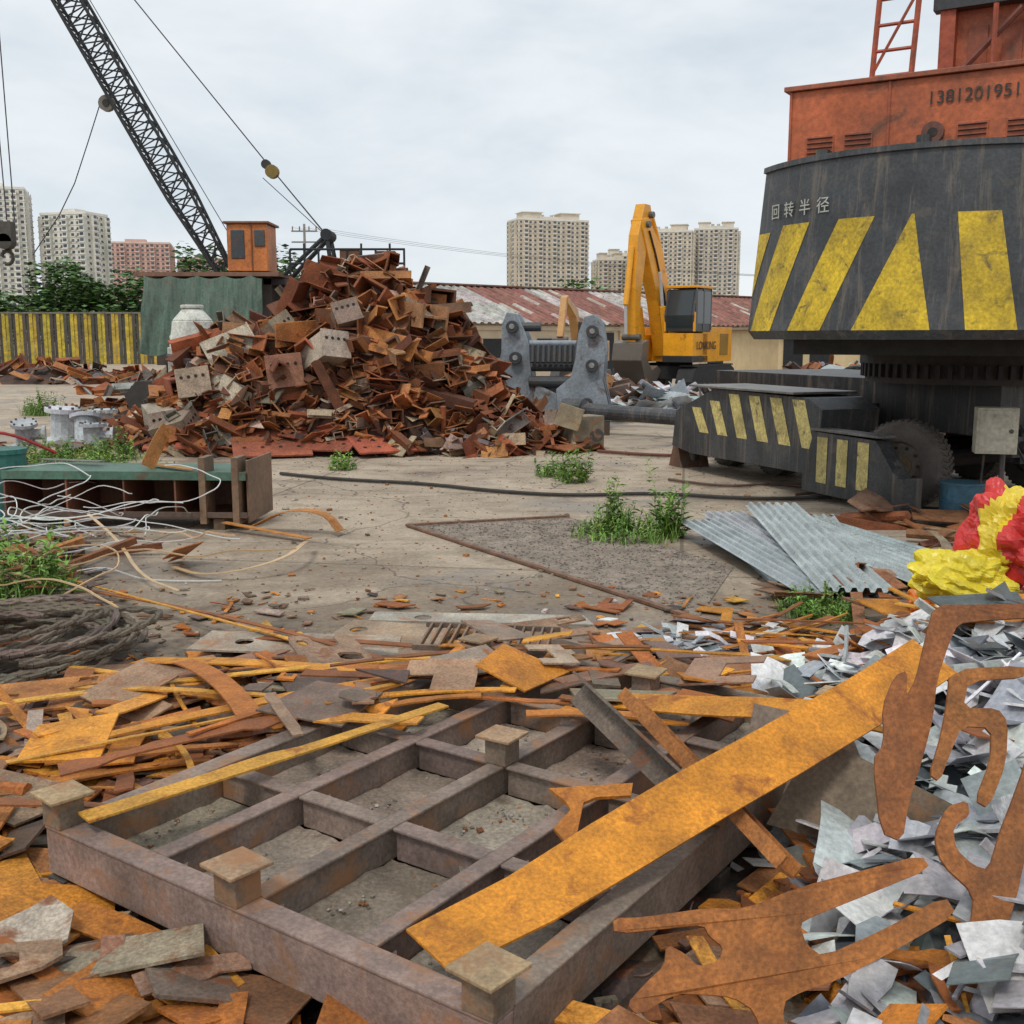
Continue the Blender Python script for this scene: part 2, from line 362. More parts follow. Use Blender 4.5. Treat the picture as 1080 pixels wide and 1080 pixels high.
for (x,y,s,c) in [(-7.9,20.2,.6,(.5,.54,.56)),(-8.6,20.9,.7,(.6,.63,.65)),(-7.5,19.5,.5,(.4,.42,.44)),(-8.9,19.9,.5,(.45,.48,.5)),(-8.2,21.9,.6,(.62,.65,.66))]:
    M=T(x,y,s*.5)@RZ(R.uniform(0,3))@RX(R.uniform(-.4,.4))
    rod(mb,(0,0,-s*.5),(0,0,s*.35),s*.33,c,12,M); rod(mb,(0,0,s*.35),(0,0,s*.47),s*.48,jit(c),14,M); rod(mb,(0,0,-s*.5),(0,0,-s*.4),s*.5,jit(c),14,M)
    rod(mb,(0,0,0),(s*.6,0,0),s*.2,jit(c),10,M); rod(mb,(s*.6,0,0),(s*.7,0,0),s*.33,c,12,M)
    for k in range(8):
        a=k*math.pi/4; rod(mb,(s*.41*math.cos(a),s*.41*math.sin(a),s*.47),(s*.41*math.cos(a),s*.41*math.sin(a),s*.53),s*.04,(.1,.09,.08),6,M)
mb.obj('cast_valve_bodies',M_PAINT)
mb=MB(); M=T(-6.75,23.4,0)
box(mb,(0,0,1.0),(.9,.8,1.6),(.6,.6,.54),M); rod(mb,(0,0,1.8),(0,0,2.35),.5,(.72,.72,.64),16,M,r2=.42); rod(mb,(0,0,2.35),(0,0,2.6),.42,(.7,.7,.62),16,M,r2=.2); rod(mb,(-.5,0,2.0),(.5,0,2.0),.06,(.6,.6,.54),8,M)
rod(mb,(0,0,2.6),(0,0,2.68),.24,(.6,.6,.54),14,M)
mb.obj('white_plastic_tank',M_PAINT,bevel=.03)
# ---------------------------------------------------------------- lattice crane
def lattice(mb,p,q,w0,w1,n,r,col,up=Vector((0,1,0))):
    p=Vector(p);q=Vector(q);d=(q-p).normalized();a=up.cross(d).normalized();b=d.cross(a)
    def c(t,i):
        ww=(w0+(w1-w0)*min(1,t*5) if t<.5 else w1)/2
        s=((-1,-1),(1,-1),(1,1),(-1,1))[i]
        return p+(q-p)*t+a*s[0]*ww+b*s[1]*ww
    for k in range(n):
        t0=k/n;t1=(k+1)/n
        for i in range(4):
            rod(mb,c(t0,i),c(t1,i),r,col,5)
            j=(i+1)%4
            rod(mb,c(t0,i),c(t1,j),r*.55,col,4); rod(mb,c(t1,i),c((t0+t1)/2,j),r*.5,col,4)
            rod(mb,c(t0,i),c(t0,j),r*.5,col,4)
Rt=root('lattice_boom_crane',T(-7.4,29,0)); G=(.035,.037,.04)
def inv(mb): mb.v=[(v[0]+7.4,v[1]-29,v[2]) for v in mb.v]
def fin(mb,nm,mat,Rt,bev=0): inv(mb); return mb.obj(nm,mat,root=Rt,bevel=bev)
mb=MB(); lattice(mb,(-7.35,29,3.5),(-13.3,29,14.4),.32,.62,26,.042,G); fin(mb,'boom',M_RUB,Rt)
mb=MB()
rod(mb,(-13.3,28.7,14.4),(-13.3,29.3,14.4),.4,G,16)
for s in (-.2,.2):
    rod(mb,(-13.1+s*.7,29,14.4),(-12.95+s*.5,29,5.0),.016,(.05,.05,.055),4)
box(mb,(-13.1,29,4.7),(.4,.3,.5),(.09,.08,.07)); rod(mb,(-13.1,28.85,4.45),(-13.1,29.15,4.45),.2,(.07,.06,.05),14)
path(mb,[(-13.1+.15*math.cos(a),29,4.05+.17*math.sin(a)) for a in [x*.5 for x in range(-4,7)]],.05,(.07,.06,.05))
for d in (-.12,0,.12):
    rod(mb,(-4.75,29+d,4.55),(-6.15,29+d*.4,6.25),.014,(.05,.05,.05),4)
rod(mb,(-4.75,29,4.55),(-6.4,29,6.05),.012,(.05,.05,.05),4)
for d in (-.05,.05): rod(mb,(-6.15,29+d,6.25),(-13.2,29+d,15.0),.014,(.05,.05,.05),4)
rod(mb,(-6.15,28.9,6.2),(-6.15,29.1,6.2),.17,(.25,.17,.05),14); rod(mb,(-6.3,28.92,6.38),(-6.3,29.08,6.38),.12,(.05,.05,.05),12)
rod(mb,(-7.3,29,4.6),(-12.6,29,13.9),.012,(.05,.05,.05),4)
rod(mb,(-10.25,28.8,7.85),(-10.25,28.95,7.85),.2,(.2,.18,.15),14); rod(mb,(-10.25,28.78,7.85),(-10.25,28.98,7.85),.09,(.04,.04,.04),10)
path(mb,[(-10.45,28.9,7.8),(-10.8,28.9,6.9),(-11.2,28.9,5.9),(-11.65,28.9,5.1),(-12.4,28.9,4.1)],.014,(.05,.05,.05))
fin(mb,'ropes_and_blocks',M_RUB,Rt)
mb=MB(); O=(.6,.19,.045)
box(mb,(-6.62,28.5,4.22),(1.0,1.1,1.15),O); box(mb,(-6.62,28.5,4.83),(1.15,1.25,.06),(.2,.09,.05))
box(mb,(-6.85,27.94,4.3),(.34,.03,.7),(.05,.06,.07)); box(mb,(-7.13,28.5,4.35),(.03,.7,.6),(.05,.06,.07)); box(mb,(-6.5,27.94,4.22),(.04,.03,1.1),(.25,.09,.03)); box(mb,(-6.3,27.93,4.45),(.26,.03,.4),(.07,.08,.08))
fin(mb,'cab',M_PAINT,Rt,.02)
mb=MB(); box(mb,(-7.6,29,3.56),(3.6,2.6,.1),(.22,.12,.08)); box(mb,(-7.6,29.2,2.4),(3.0,2.0,2.2),(.1,.08,.07))
for s in (-1,1):
    prism(mb,[(-2,.2),(-1.7,0),(1.7,0),(2,.2),(2.1,.55),(1.8,.9),(-1.8,.9),(-2.1,.55)],-.3,.3,(.05,.045,.04),T(-7.6,29+s*1.3,.02)@XZ)
box(mb,(-7.6,29,1.1),(2.4,2.0,.5),(.07,.05,.04))
for s in (-1,1):
    rod(mb,(-5.8,29+s*.5,3.6),(-4.75,29+s*.3,4.6),.06,G,6); rod(mb,(-4.6,29+s*.5,3.6),(-4.75,29+s*.3,4.6),.06,G,6)
rod(mb,(-4.75,28.6,4.6),(-4.75,29.4,4.6),.15,G,12)
box(mb,(-4.6,29,3.4),(3.4,1.6,.15),(.06,.05,.05)); box(mb,(-4.4,29,2.4),(2.4,1.4,1.9),(.09,.05,.04))
for i in range(9): rod(mb,(-5.6+i*.36,28.2,3.45),(-5.6+i*.36,28.2,4.2+.14*(i%2)),.03,G,5)
rod(mb,(-5.6,28.2,4.2),(-2.7,28.2,4.2),.03,G,5); rod(mb,(-5.6,28.2,3.85),(-2.7,28.2,3.85),.03,G,5)
box(mb,(-3.2,28.3,3.9),(.5,.4,.5),(.08,.05,.04)); box(mb,(-4.1,28.4,4.0),(.5,.4,.35),(.15,.07,.04))
fin(mb,'house_and_gantry',M_RUB,Rt)
mb=MB(); vs=[];fs=[];nu=40;nv=10
for j in range(nv+1):
    for i in range(nu+1):
        x=-9.15+2.95*i/nu; z=3.52-1.9*j/nv-.08*abs(math.sin(i*.35))
        y=27.65-.14*math.sin(i*.9+j*.2)*j/nv-.5*j/nv+.06*math.sin(i*2.3+j)
        vs.append((x,y,z))
for j in range(nv):
    for i in range(nu): o=j*(nu+1)+i; fs.append((o,o+nu+1,o+nu+2,o+1))
mb.add(vs,fs,(.09,.15,.11)); ob=fin(mb,'green_tarpaulin',M_PAINT,Rt); 
for p in ob.data.polygons: p.use_smooth=True
# ---------------------------------------------------------------- mobile crane at right
RM=T(4.2,11.31,0)@RZ(math.atan2(-.522,.853)); Rt=root('mobile_crane',RM)
RR=2.206
def arc(phi,h,off=0):
    tt=1-h; r=RR+off+.16*tt
    return (r*math.sin(phi),1.406-r*math.cos(phi))
mb=MB(); ZB,ZT=1.98,3.8; nA=36; vs=[];K=(.05,.055,.06)
levels=[0,.05,.5,.965,.97,1.0]
for li,h in enumerate(levels):
    off=-.08 if h==0 else (.03 if h in(.97,1.0) else 0)
    for i in range(nA+1):
        a=rad(-50.4+100.8*i/nA); x,y=arc(a,h,off); vs.append((x,y,ZB+(ZT-ZB)*h))
    x0,_=arc(rad(-50.4),h,off); vs.append((-x0,.95,ZB+(ZT-ZB)*h)); vs.append((x0,.95,ZB+(ZT-ZB)*h))
W=nA+3; fs=[]
for l in range(len(levels)-1):
    for i in range(W): fs.append((l*W+i,l*W+(i+1)%W,(l+1)*W+(i+1)%W,(l+1)*W+i))
fs.append(tuple(range(W))[::-1]); fs.append(tuple(range((len(levels)-1)*W,len(levels)*W)))
mb.add(vs,fs,K)
for a in (-35,0,35):
    x,y=arc(rad(a),1,-.35); box(mb,(x,y,3.86),(.12,.12,.12),K)
mb.obj('counterweight',M_BLACK,root=Rt)
mb=MB(); YL=(.66,.45,.02)
def stripe(t0,t1,b0,b1,z0=2.07,z1=3.15,col=YL):
    n=8;vs=[];fs=[];m=6
    for j in range(m+1):
        u=j/m;z=z0+(z1-z0)*u;h=(z-ZB)/(ZT-ZB)
        for i in range(n+1):
            l=b0+(t0-b0)*u;r=b1+(t1-b1)*u
            x,y=arc(rad(l+(r-l)*i/n),h,.005); vs.append((x,y,z))
    for j in range(m):
        for i in range(n): o=j*(n+1)+i; fs.append((o,o+1,o+n+2,o+n+1))
    mb.add(vs,fs,col)
stripe(-50.2,-43,-50.3,-50,2.45,3.1); stripe(-37,-27,-48.5,-38); stripe(-18,-8.5,-31,-20.5); stripe(.3,.9,-12,6); stripe(10.5,20,13.5,24.5); stripe(30,38,38,47)
mb.obj('yellow_hazard_stripes',M_YEL,root=Rt)
def text(body,M,size,col,mat,rt,name,ext=.003):
    cu=bpy.data.curves.new(name,'FONT'); cu.body=body; cu.size=size; cu.extrude=ext
    ob=bpy.data.objects.new(name,cu); scene.collection.objects.link(ob)
    bpy.context.view_layer.update()
    dg=bpy.context.evaluated_depsgraph_get(); me=bpy.data.meshes.new_from_object(ob.evaluated_get(dg))
    bpy.data.objects.remove(ob)
    m2=MB(); m2.v=[tuple(v.co) for v in me.vertices]; m2.f=[list(p.vertices) for p in me.polygons]; m2.c=[col]*len(m2.f); m2.m=[0]*len(m2.f)
    if not m2.f: return
    m2.obj(name,mat,M=rt[1]@M,root=rt)
for i,ch in enumerate("回转半径"):
    a=rad(-43+i*6.0); x,y=arc(a,.71,.016)
    text(ch,T(x,y,3.24)@RZ(a)@RX(math.pi/2),.17,(.5,.5,.45),M_WALL,Rt,'lettering',.002)
text("13812019517",T(-.13,.205,4.33)@RX(math.pi/2),.178,(.03,.03,.03),M_PAINT,Rt,'phone_number',.002)
mb=MB(); O=(.5,.125,.045)
box(mb,(0.02,2.2,4.2),(3.14,3.96,.8),O); box(mb,(0.02,2.2,4.63),(3.24,4.06,.05),(.34,.1,.05)); box(mb,(0,2.4,2.95),(2.7,2.9,1.68),(.08,.06,.05))
for X in (-1.2,-.8,.32,.78):
    box(mb,(X,.213,4.0),(.3,.012,.26),(.44,.105,.04))
    for k in range(5): box(mb,(X,.2,3.9+k*.05),(.27,.03,.012),(.1,.04,.025))
rod(mb,(-.05,.24,4.05),(-.05,.17,4.05),.11,(.16,.06,.04),20); rod(mb,(-.05,.18,4.05),(-.05,.165,4.05),.05,(.02,.015,.01),14)
for X in (-1.53,-.5,1.57): box(mb,(X,.21,4.2),(.03,.015,.8),(.42,.105,.045))
box(mb,(0,.215,3.84),(3.1,.02,.05),(.32,.09,.04))
mb.obj('engine_house',M_PAINT,root=Rt,bevel=.008)
mb=MB(); C=(.42,.09,.04)
for X in (-.92,-.5): rod(mb,(X,1.1,4.65),(X+.16,1.2,8.2),.035,C,6)
for k in range(13): rod(mb,(-.92+.012*k,1.1+.008*k,4.85+.27*k),(-.5+.012*k,1.1+.008*k,4.85+.27*k),.02,C,5)
rod(mb,(-.9,1.1,4.9),(-.46,1.1,5.7),.018,C,5)
for X in (-.2,1.35):
    box(mb,(X,1.5,6.0),(.16,.2,2.7),C); rod(mb,(X,1.5,7.2),(X,3.6,4.65),.08,C,6)
box(mb,(.6,1.9,5.15),(1.5,.7,1.0),(.5,.13,.05)); box(mb,(.6,1.45,5.66),(1.9,.18,.26),(.04,.045,.05))
box(mb,(.6,1.5,6.5),(1.7,.16,.2),C)
rod(mb,(-.2,1.38,4.7),(.55,1.38,5.45),.035,(.2,.06,.04),6); rod(mb,(1.35,1.38,4.7),(.6,1.38,5.45),.035,(.2,.06,.04),6); rod(mb,(.3,1.3,4.65),(.3,1.3,5.5),.03,C,6); rod(mb,(.9,1.3,4.65),(.9,1.3,5.5),.03,C,6)
for X in (-.2,.55,1.35): rod(mb,(X,1.38,5.7),(X+.5,1.38,7),.03,C,6)
for X in (.1,.45,.8,1.1): box(mb,(X,1.535,5.1),(.2,.02,.5),(.35,.09,.04))
mb.obj('gantry_and_ladder',M_PAINT,root=Rt)
mb=MB()
box(mb,(0,3.2,1.9),(2.6,6.6,.16),(.04,.035,.03)); rod(mb,(0,3.0,1.45),(0,3.0,1.82),1.25,(.05,.04,.035),40)
for k in range(60):
    a=k*2*math.pi/60; box(mb,(0,0,0),(.07,.05,.16),(.04,.03,.03),T(1.27*math.cos(a),3.0+1.27*math.sin(a),1.6)@RZ(a))
mb.obj('slewing_ring',M_RUB,root=Rt)
CM=T(4.28,12.0,0)@RZ(math.atan2(.36,.933))
mb=MB()
prism(mb,[(0,.1),(0,.42),(.4,.84),(1.55,.86),(1.75,.3),(1.75,.1)],0,.2,K,YZ)
prism(mb,[(1.58,.3),(1.5,1.12),(1.8,1.25),(4.0,1.28),(5.1,.9),(5.2,.35),(4.6,.28)],.08,.95,(.05,.055,.06),YZ)
box(mb,(.5,3.3,1.3),(1.0,2.6,.03),(.17,.16,.15))
box(mb,(.1,.95,.885),(.26,1.25,.03),(.16,.15,.14))
box(mb,(.1,-.06,.28),(.3,.1,.36),(.06,.06,.06)); 
box(mb,(2.7,3.2,1.15),(2.4,6.2,.62),(.03,.028,.027)); box(mb,(2.7,.1,.75),(2.0,.3,.4),(.035,.033,.033))
box(mb,(1.0,2.2,1.0),(.8,.3,.3),(.03,.03,.03))
prism(mb,[(5.1,.0),(5.5,.0),(5.35,.4),(5.25,.4)],.2,.7,(.16,.08,.05),YZ)
rod(mb,(.45,5.2,.1),(.45,5.2,.8),.08,(.1,.1,.1),10)
for i in range(6):
    p=[(1.5+i*.22,0,1.0),(1.5+i*.24,-.4,.5+.05*i),(1.6+i*.27,-.6,.15),(1.9+i*.25,-.3,.4)]
    path(mb,smoothpts(p),.016,(.02,.02,.02),5)
for (X,Y,Z,a) in ((1.7,.0,.75,.3),(2.2,-.02,.9,.2),(2.9,-.05,.6,.35),(3.4,0,.85,.25)):
    box(mb,(X,Y,Z),(a,.15,a*.8),jit((.09,.08,.075),.3)); rod(mb,(X,Y-.08,Z),(X,Y-.16,Z),a*.25,(.07,.06,.055),10)
mb.obj('carrier_chassis',M_BLACK,M=CM,root=Rt,bevel=.006)
mb=MB(); CR=(.66,.54,.2)
def st(y0,y1,y2,y3,z0,z1,x):
    mb.add([(x,y0,z0),(x,y1,z0),(x,y3,z1),(x,y2,z1)],[(0,1,2,3)[::-1]],CR)
for k in range(6):
    y=1.62+k*.5; st(y,y+.26,y+.24,y+.5,.62,1.22 if k<4 else 1.1-.12*(k-4),.075)
for k in range(3): st(.5+k*.38,.7+k*.38,.5+k*.38,.7+k*.38,.24,.8,-.006)
mb.obj('carrier_stripes',M_YEL,M=CM,root=Rt)
def wheel(mb,M,r=.52,w=.34):
    prof=[(r*.55,-w/2),(r*.9,-w/2),(r,-w*.36),(r,w*.36),(r*.9,w/2),(r*.55,w/2)]
    n=36;vs=[];fs=[];k=len(prof)
    for i in range(n):
        a=2*math.pi*i/n
        for (q,z) in prof: vs.append((z,q*math.cos(a),q*math.sin(a)))
    for i in range(n):
        for j in range(k-1): fs.append((i*k+j,((i+1)%n)*k+j,((i+1)%n)*k+j+1,i*k+j+1))
    mb.add(vs,fs,(.13,.11,.095),M,0)
    rod(mb,(-w*.3,0,0),(w*.3,0,0),r*.57,(.2,.17,.14),28,M,1); rod(mb,(-w*.45,0,0),(-w*.3,0,0),r*.26,(.22,.16,.1),20,M,1)
    for i in range(10):
        a=2*math.pi*i/10; rod(mb,(-w*.36,r*.4*math.cos(a),r*.4*math.sin(a)),(-w*.3,r*.4*math.cos(a),r*.4*math.sin(a)),.02,(.05,.04,.03),6,M,1)
    for i in range(44):
        a=2*math.pi*i/44
        for sgn in (-1,1): box(mb,(sgn*w*.23,0,r+.002),(w*.36,.035,.02),(.11,.095,.08),M@RX(a)@RZ(sgn*.25),0)
mb=MB()
wheel(mb,T(.62,.62,.52)@RZ(.45))
for Y in (2.45,3.9,5.2):
    wheel(mb,T(1.15,Y,.52)); wheel(mb,T(3.5,Y,.52))
wheel(mb,T(3.4,1.3,.52))
for Y in (2.45,3.9,5.2): rod(mb,(1,Y,.52),(3.3,Y,.52),.1,(.04,.03,.03),8)
rod(mb,(.6,.72,.52),(3.4,1.3,.52),.1,(.04,.03,.03),8)
mb.obj('wheels',[M_RUB,M_PAINT],M=CM,root=Rt)
mb=MB(); M=T(5.28,11.9,1.0)@RZ(-.25); box(mb,(0,0,0),(.42,.24,.5),(.6,.55,.42),M); box(mb,(0,-.124,0),(.36,.008,.44),(.63,.58,.46),M); rod(mb,(.14,-.14,0),(.14,-.125,0),.025,(.1,.1,.1),8,M); box(mb,(0,.2,.15),(.1,.3,.1),(.05,.05,.05),M); path(mb,[(-.1,0,-.26),(-.12,-.02,-.6),(.1,-.1,-.95)],.015,(.02,.02,.02),5,M); rod(mb,(.1,.05,-1.0),(.1,.05,-.25),.03,(.1,.09,.08),6,M)
mb.obj('electrical_box',M_PAINT,M=Matrix(),root=Rt,bevel=.006)
mb=MB(); M=T(5.0,12.0,0)
for z0,z1,r in ((0,.4,.23),(.4,.42,.245),(.2,.215,.238),(0,.02,.24)): rod(mb,(0,0,z0),(0,0,z1),r,(.05,.14,.2),22,M)
mb.obj('blue_drum',M_PAINT)
# ---------------------------------------------------------------- excavator
EM=T(5.9,40,0)@RZ(rad(148))@Matrix.Scale(1.1,4); Rt=root('excavator',EM); Y=(.85,.37,.012); D=(.03,.03,.032)
mb=MB()
for s in (-1,1):
    prism(mb,[(-1.9,.45),(-1.75,.12),(-1.5,0),(1.5,0),(1.75,.12),(1.9,.45),(1.7,.8),(1.4,.92),(-1.4,.92),(-1.7,.8)],-.28,.28,D,T(s*1.15,0,0)@YZ)
    for k in range(7): rod(mb,(s*1.15-.3,-1.3+k*.43,.25),(s*1.15+.3,-1.3+k*.43,.25),.16,(.07,.06,.05),10)
    for k in range(16): box(mb,(s*1.15,-1.5+k*.2,.94),(.58,.12,.05),(.05,.045,.04))
box(mb,(0,0,.7),(1.8,1.6,.4),D); rod(mb,(0,0,.85),(0,0,1.15),.6,D,20)
mb.obj('tracks',M_RUB,root=Rt)
mb=MB(); box(mb,(0,-.35,1.6),(2.7,2.5,1.1),Y); prism(mb,[(-1.35,0),(-1.1,-.45),(1.1,-.45),(1.35,0)],1.05,2.15,Y,T(0,-1.62,0)); box(mb,(.85,.95,1.5),(.9,.9,.8),Y); box(mb,(-.85,1.1,1.15),(1.0,1.3,.2),D)
box(mb,(-1.36,-.9,1.6),(.02,.7,.7),(.3,.16,.02)); box(mb,(-.85,1.1,1.6),(1.0,1.2,.7),Y)
mb.obj('body',M_MACH,root=Rt,bevel=.05)
text("LONKING",T(-1.375,1.45,1.45)@RZ(-math.pi/2)@RX(math.pi/2),.36,(.03,.02,.02),M_MACH,Rt,'lettering')
mb=MB()
prism(mb,[(.35,2.0),(1.65,2.0),(1.75,2.5),(1.5,3.3),(.35,3.35)],-1.38,-.38,(.05,.055,.06),YZ)
box(mb,(-.88,.95,3.38),(1.08,1.25,.08),Y)
for y0 in (.37,1.0,1.58): box(mb,(-1.39,y0,2.7),(.03,.06,1.3),(.1,.1,.1))
for x in (-1.37,-.39): box(mb,(x,1.66,2.3),(.06,.1,.6),Y)
mb.obj('cab_frame',M_MACH,root=Rt,bevel=.02)
mb=MB()
for x,sg in ((-1.392,-1),(-.37,1)):
    for y0,y1 in ((.43,.95),(1.05,1.52)): box(mb,(x,(y0+y1)/2,2.75),(.012,y1-y0,1.0),(.1,.14,.15))
prism(mb,[(1.69,2.15),(1.7,2.15),(1.78,2.5),(1.56,3.25),(1.55,3.25),(1.765,2.5)],-1.3,-.46,(.1,.14,.15),YZ)
box(mb,(-.88,.342,2.8),(.8,.012,.9),(.1,.14,.15))
mb.obj('cab_windows',M_GLASS,root=Rt)
mb=MB()
prism(mb,[(.5,1.7),(1.0,1.4),(1.6,3.4),(2.25,4.7),(2.8,5.8),(2.85,6.15),(2.4,6.25),(1.3,5.2),(.7,3.7)],-.2,.2,Y,T(.1,0,0)@YZ)
prism(mb,[(2.2,6.7),(2.6,6.7),(3.05,5.6),(3.2,3.8),(3.1,1.9),(2.9,1.9),(2.75,3.6),(2.4,5.3),(2.05,6.3)],-.16,.16,(.78,.34,.012),T(.1,0,0)@YZ)
prism(mb,[(2.85,2.0),(3.3,1.9),(3.4,1.3),(3.0,.5),(2.4,.4),(1.9,.9),(2.2,1.1),(2.6,.95),(2.9,1.3)],-.5,.5,(.12,.1,.08),T(.1,0,0)@YZ)
for s in (-.3,.5):
    rod(mb,(s,1.3,1.6),(s,1.7,3.2),.1,Y,10); rod(mb,(s,1.7,3.2),(s,1.95,4.4),.055,(.5,.5,.5),10)
rod(mb,(.1,1.2,5.3),(.1,1.9,6.4),.12,Y,10); rod(mb,(.1,1.9,6.4),(.1,2.2,6.65),.06,(.5,.5,.5),8)
rod(mb,(.1,3.15,5.2),(.1,3.5,3.2),.09,Y,10); rod(mb,(.1,3.5,3.2),(.1,3.45,2.2),.05,(.5,.5,.5),8)
for (yy,zz) in ((2.5,6.0),(2.25,6.35),(1.0,3.3),(3.05,2.1)): rod(mb,(-.2,yy,zz),(.4,yy,zz),.12,(.1,.09,.08),10)
path(mb,[(-.13,.9,2.2),(-.13,1.2,3.6),(-.13,1.9,5.0),(-.13,2.4,5.8)],.035,(.03,.03,.03),5)
mb.v=[(v[0],v[1],v[2]*.87) for v in mb.v]
mb.obj('boom_arm_bucket',M_MACH,root=Rt,bevel=.02)
Rt=root('excavator',T(2.9,46,0)@RZ(rad(160))@Matrix.Scale(.85,4)); mb=MB()
box(mb,(0,0,1.7),(2.2,2.4,1.0),(.55,.3,.1)); prism(mb,[(.3,1.7),(.8,1.6),(1.6,3.3),(2.9,3.9),(2.9,4.2),(1.3,3.7)],-.2,.2,(.6,.33,.12),YZ); prism(mb,[(2.7,4.3),(3.0,4.2),(3.6,2.4),(3.4,2.3)],-.15,.15,(.6,.33,.12),YZ)
box(mb,(-.6,.7,2.6),(.9,1.1,1.0),(.06,.06,.06))
for s in (-1,1): prism(mb,[(-1.6,.4),(-1.3,0),(1.3,0),(1.6,.4),(1.3,.8),(-1.3,.8)],-.25,.25,D,T(s*.9,0,0)@YZ)
box(mb,(0,0,1.0),(1.2,1.2,.5),D)
prism(mb,[(3.3,2.4),(3.7,2.3),(3.7,1.6),(3.1,1.3),(2.8,1.7),(3.2,1.8)],-.35,.35,(.1,.08,.07),YZ)
mb.obj('machine',M_MACH,root=Rt,bevel=.03)
# ---------------------------------------------------------------- grey shear attachment
BM=T(.95,24.6,0)@RZ(rad(-8))@Matrix.Scale(1.04,4); Rt=root('hydraulic_shear_attachment',BM); mb=MB(); g=(.27,.31,.35); gd=(.05,.055,.06)
for yy in (-.35,.45):
    prism(mb,[(-1.15,0),(-.35,0),(-.3,.7),(-.45,1.05),(-.5,1.75),(-.62,2.1),(-.78,2.42),(-.98,2.45),(-1.08,2.2),(-1.1,1.6),(-1.2,1.2),(-1.25,.5)],-.05,.05,g,T(0,yy,0)@XZ)
for yy in (-.55,.1,.65):
    prism(mb,[(.15,0),(1.15,0),(1.2,.5),(1.08,1.0),(1.12,1.7),(1.02,2.25),(.88,2.4),(.68,2.35),(.55,2.0),(.5,1.5),(.4,1.1),(.1,.85)],-.05,.05,g,T(0,yy,0)@XZ)
for (a,b_) in ((-.85,2.15),(-.78,1.5),(-.8,.7)): 
    rod(mb,(a,-.36,b_),(a,-.55,b_),.13,gd,16); rod(mb,(a,-.55,b_),(a,-.57,b_),.06,(.3,.3,.3),10)
for (a,b_) in ((.85,2.05),(.85,1.35),(.75,.55),(.45,.35)):
    rod(mb,(a,-.58,b_),(a,-.74,b_),.13,gd,16); rod(mb,(a,-.74,b_),(a,-.76,b_),.06,(.3,.3,.3),10)
rod(mb,(-1.0,.05,2.15),(-.3,.05,2.15),.1,gd,12)
for k in range(9): rod(mb,(-.42+k*.115,-.5,1.4),(-.42+k*.115,-.4,1.75),.05,gd,10)
rod(mb,(-.5,-.3,1.3),(.5,-.3,1.3),.08,gd,12); rod(mb,(-.5,-.3,1.8),(.5,-.3,1.8),.07,g,12); rod(mb,(-.5,-.4,1.0),(.4,-.4,1.0),.12,gd,14)
box(mb,(0,-.25,.55),(1.0,.1,.7),g); box(mb,(0,.1,1.5),(1.0,.08,.6),(.1,.11,.12)); box(mb,(0,-.5,.2),(1.6,.6,.25),(.18,.2,.22)); prism(mb,[(-.45,.2),(.3,.2),(.2,.7),(-.35,.95)],-.04,.04,(.3,.34,.37),T(0,-.42,0)@XZ)
mb.obj('plates_and_rollers',M_PAINT,root=Rt,bevel=.015)
mb=MB(); rod(mb,(1.3,23.0,.5),(5.1,20.7,.36),.16,(.06,.065,.075),16); rod(mb,(1.1,23.12,.5),(1.5,22.88,.5),.23,(.08,.085,.09),16); rod(mb,(5.1,20.7,.36),(5.2,20.63,.36),.22,(.08,.08,.09),16)
for t in (.15,.85): box(mb,(1.3+3.8*t,23.0-2.3*t,.15),(.3,.3,.3),(.1,.07,.05))
mb.obj('long_steel_cylinder',M_BLACK)
mb=MB(); box(mb,(1.25,19.6,.32),(.65,.5,.6),(.27,.24,.17),T(1.25,19.6,0)@RZ(.5)@T(-1.25,-19.6,0)); box(mb,(1.0,19.2,.62),(.45,.05,.4),(.34,.28,.18),T(1,19.2,.6)@RY(.3)@T(-1,-19.2,-.6)); rod(mb,(1.5,19.3,.3),(1.5,19.2,.3),.12,(.05,.05,.05),12)
mb.obj('steel_junction_box',M_FRAME,bevel=.01)
mb=MB(); M=T(7.2,20.5,0)@RZ(-.2)
box(mb,(0,0,.35),(2.0,1.2,.08),(.1,.08,.06),M); 
for X in (-.8,.8): box(mb,(X,0,.16),(.2,1.2,.3),(.1,.07,.05),M)
for l in range(9):
    z=.42+l*.085; ox=R.uniform(-.1,.1)
    for k in range(24): box(mb,(-1+k*.087+ox,0,z),(.012,1.2,.06),jit((.36,.43,.48)),M)
    for k in range(5): box(mb,(ox,-.6+k*.3,z+.032),(2.05,.012,.01),jit((.4,.46,.5)),M)
    box(mb,(ox,-.61,z),(2.1,.014,.065),jit((.32,.4,.46),.3),M)
for k in range(60): piece(mb,'sheet',7.2+R.gauss(0,.6),20.4+R.gauss(0,.3),1.22+R.uniform(0,.25),.25,.55,jit(R.choice(P_SIL),.2))
mb.obj('steel_grating_stack',M_GALV)
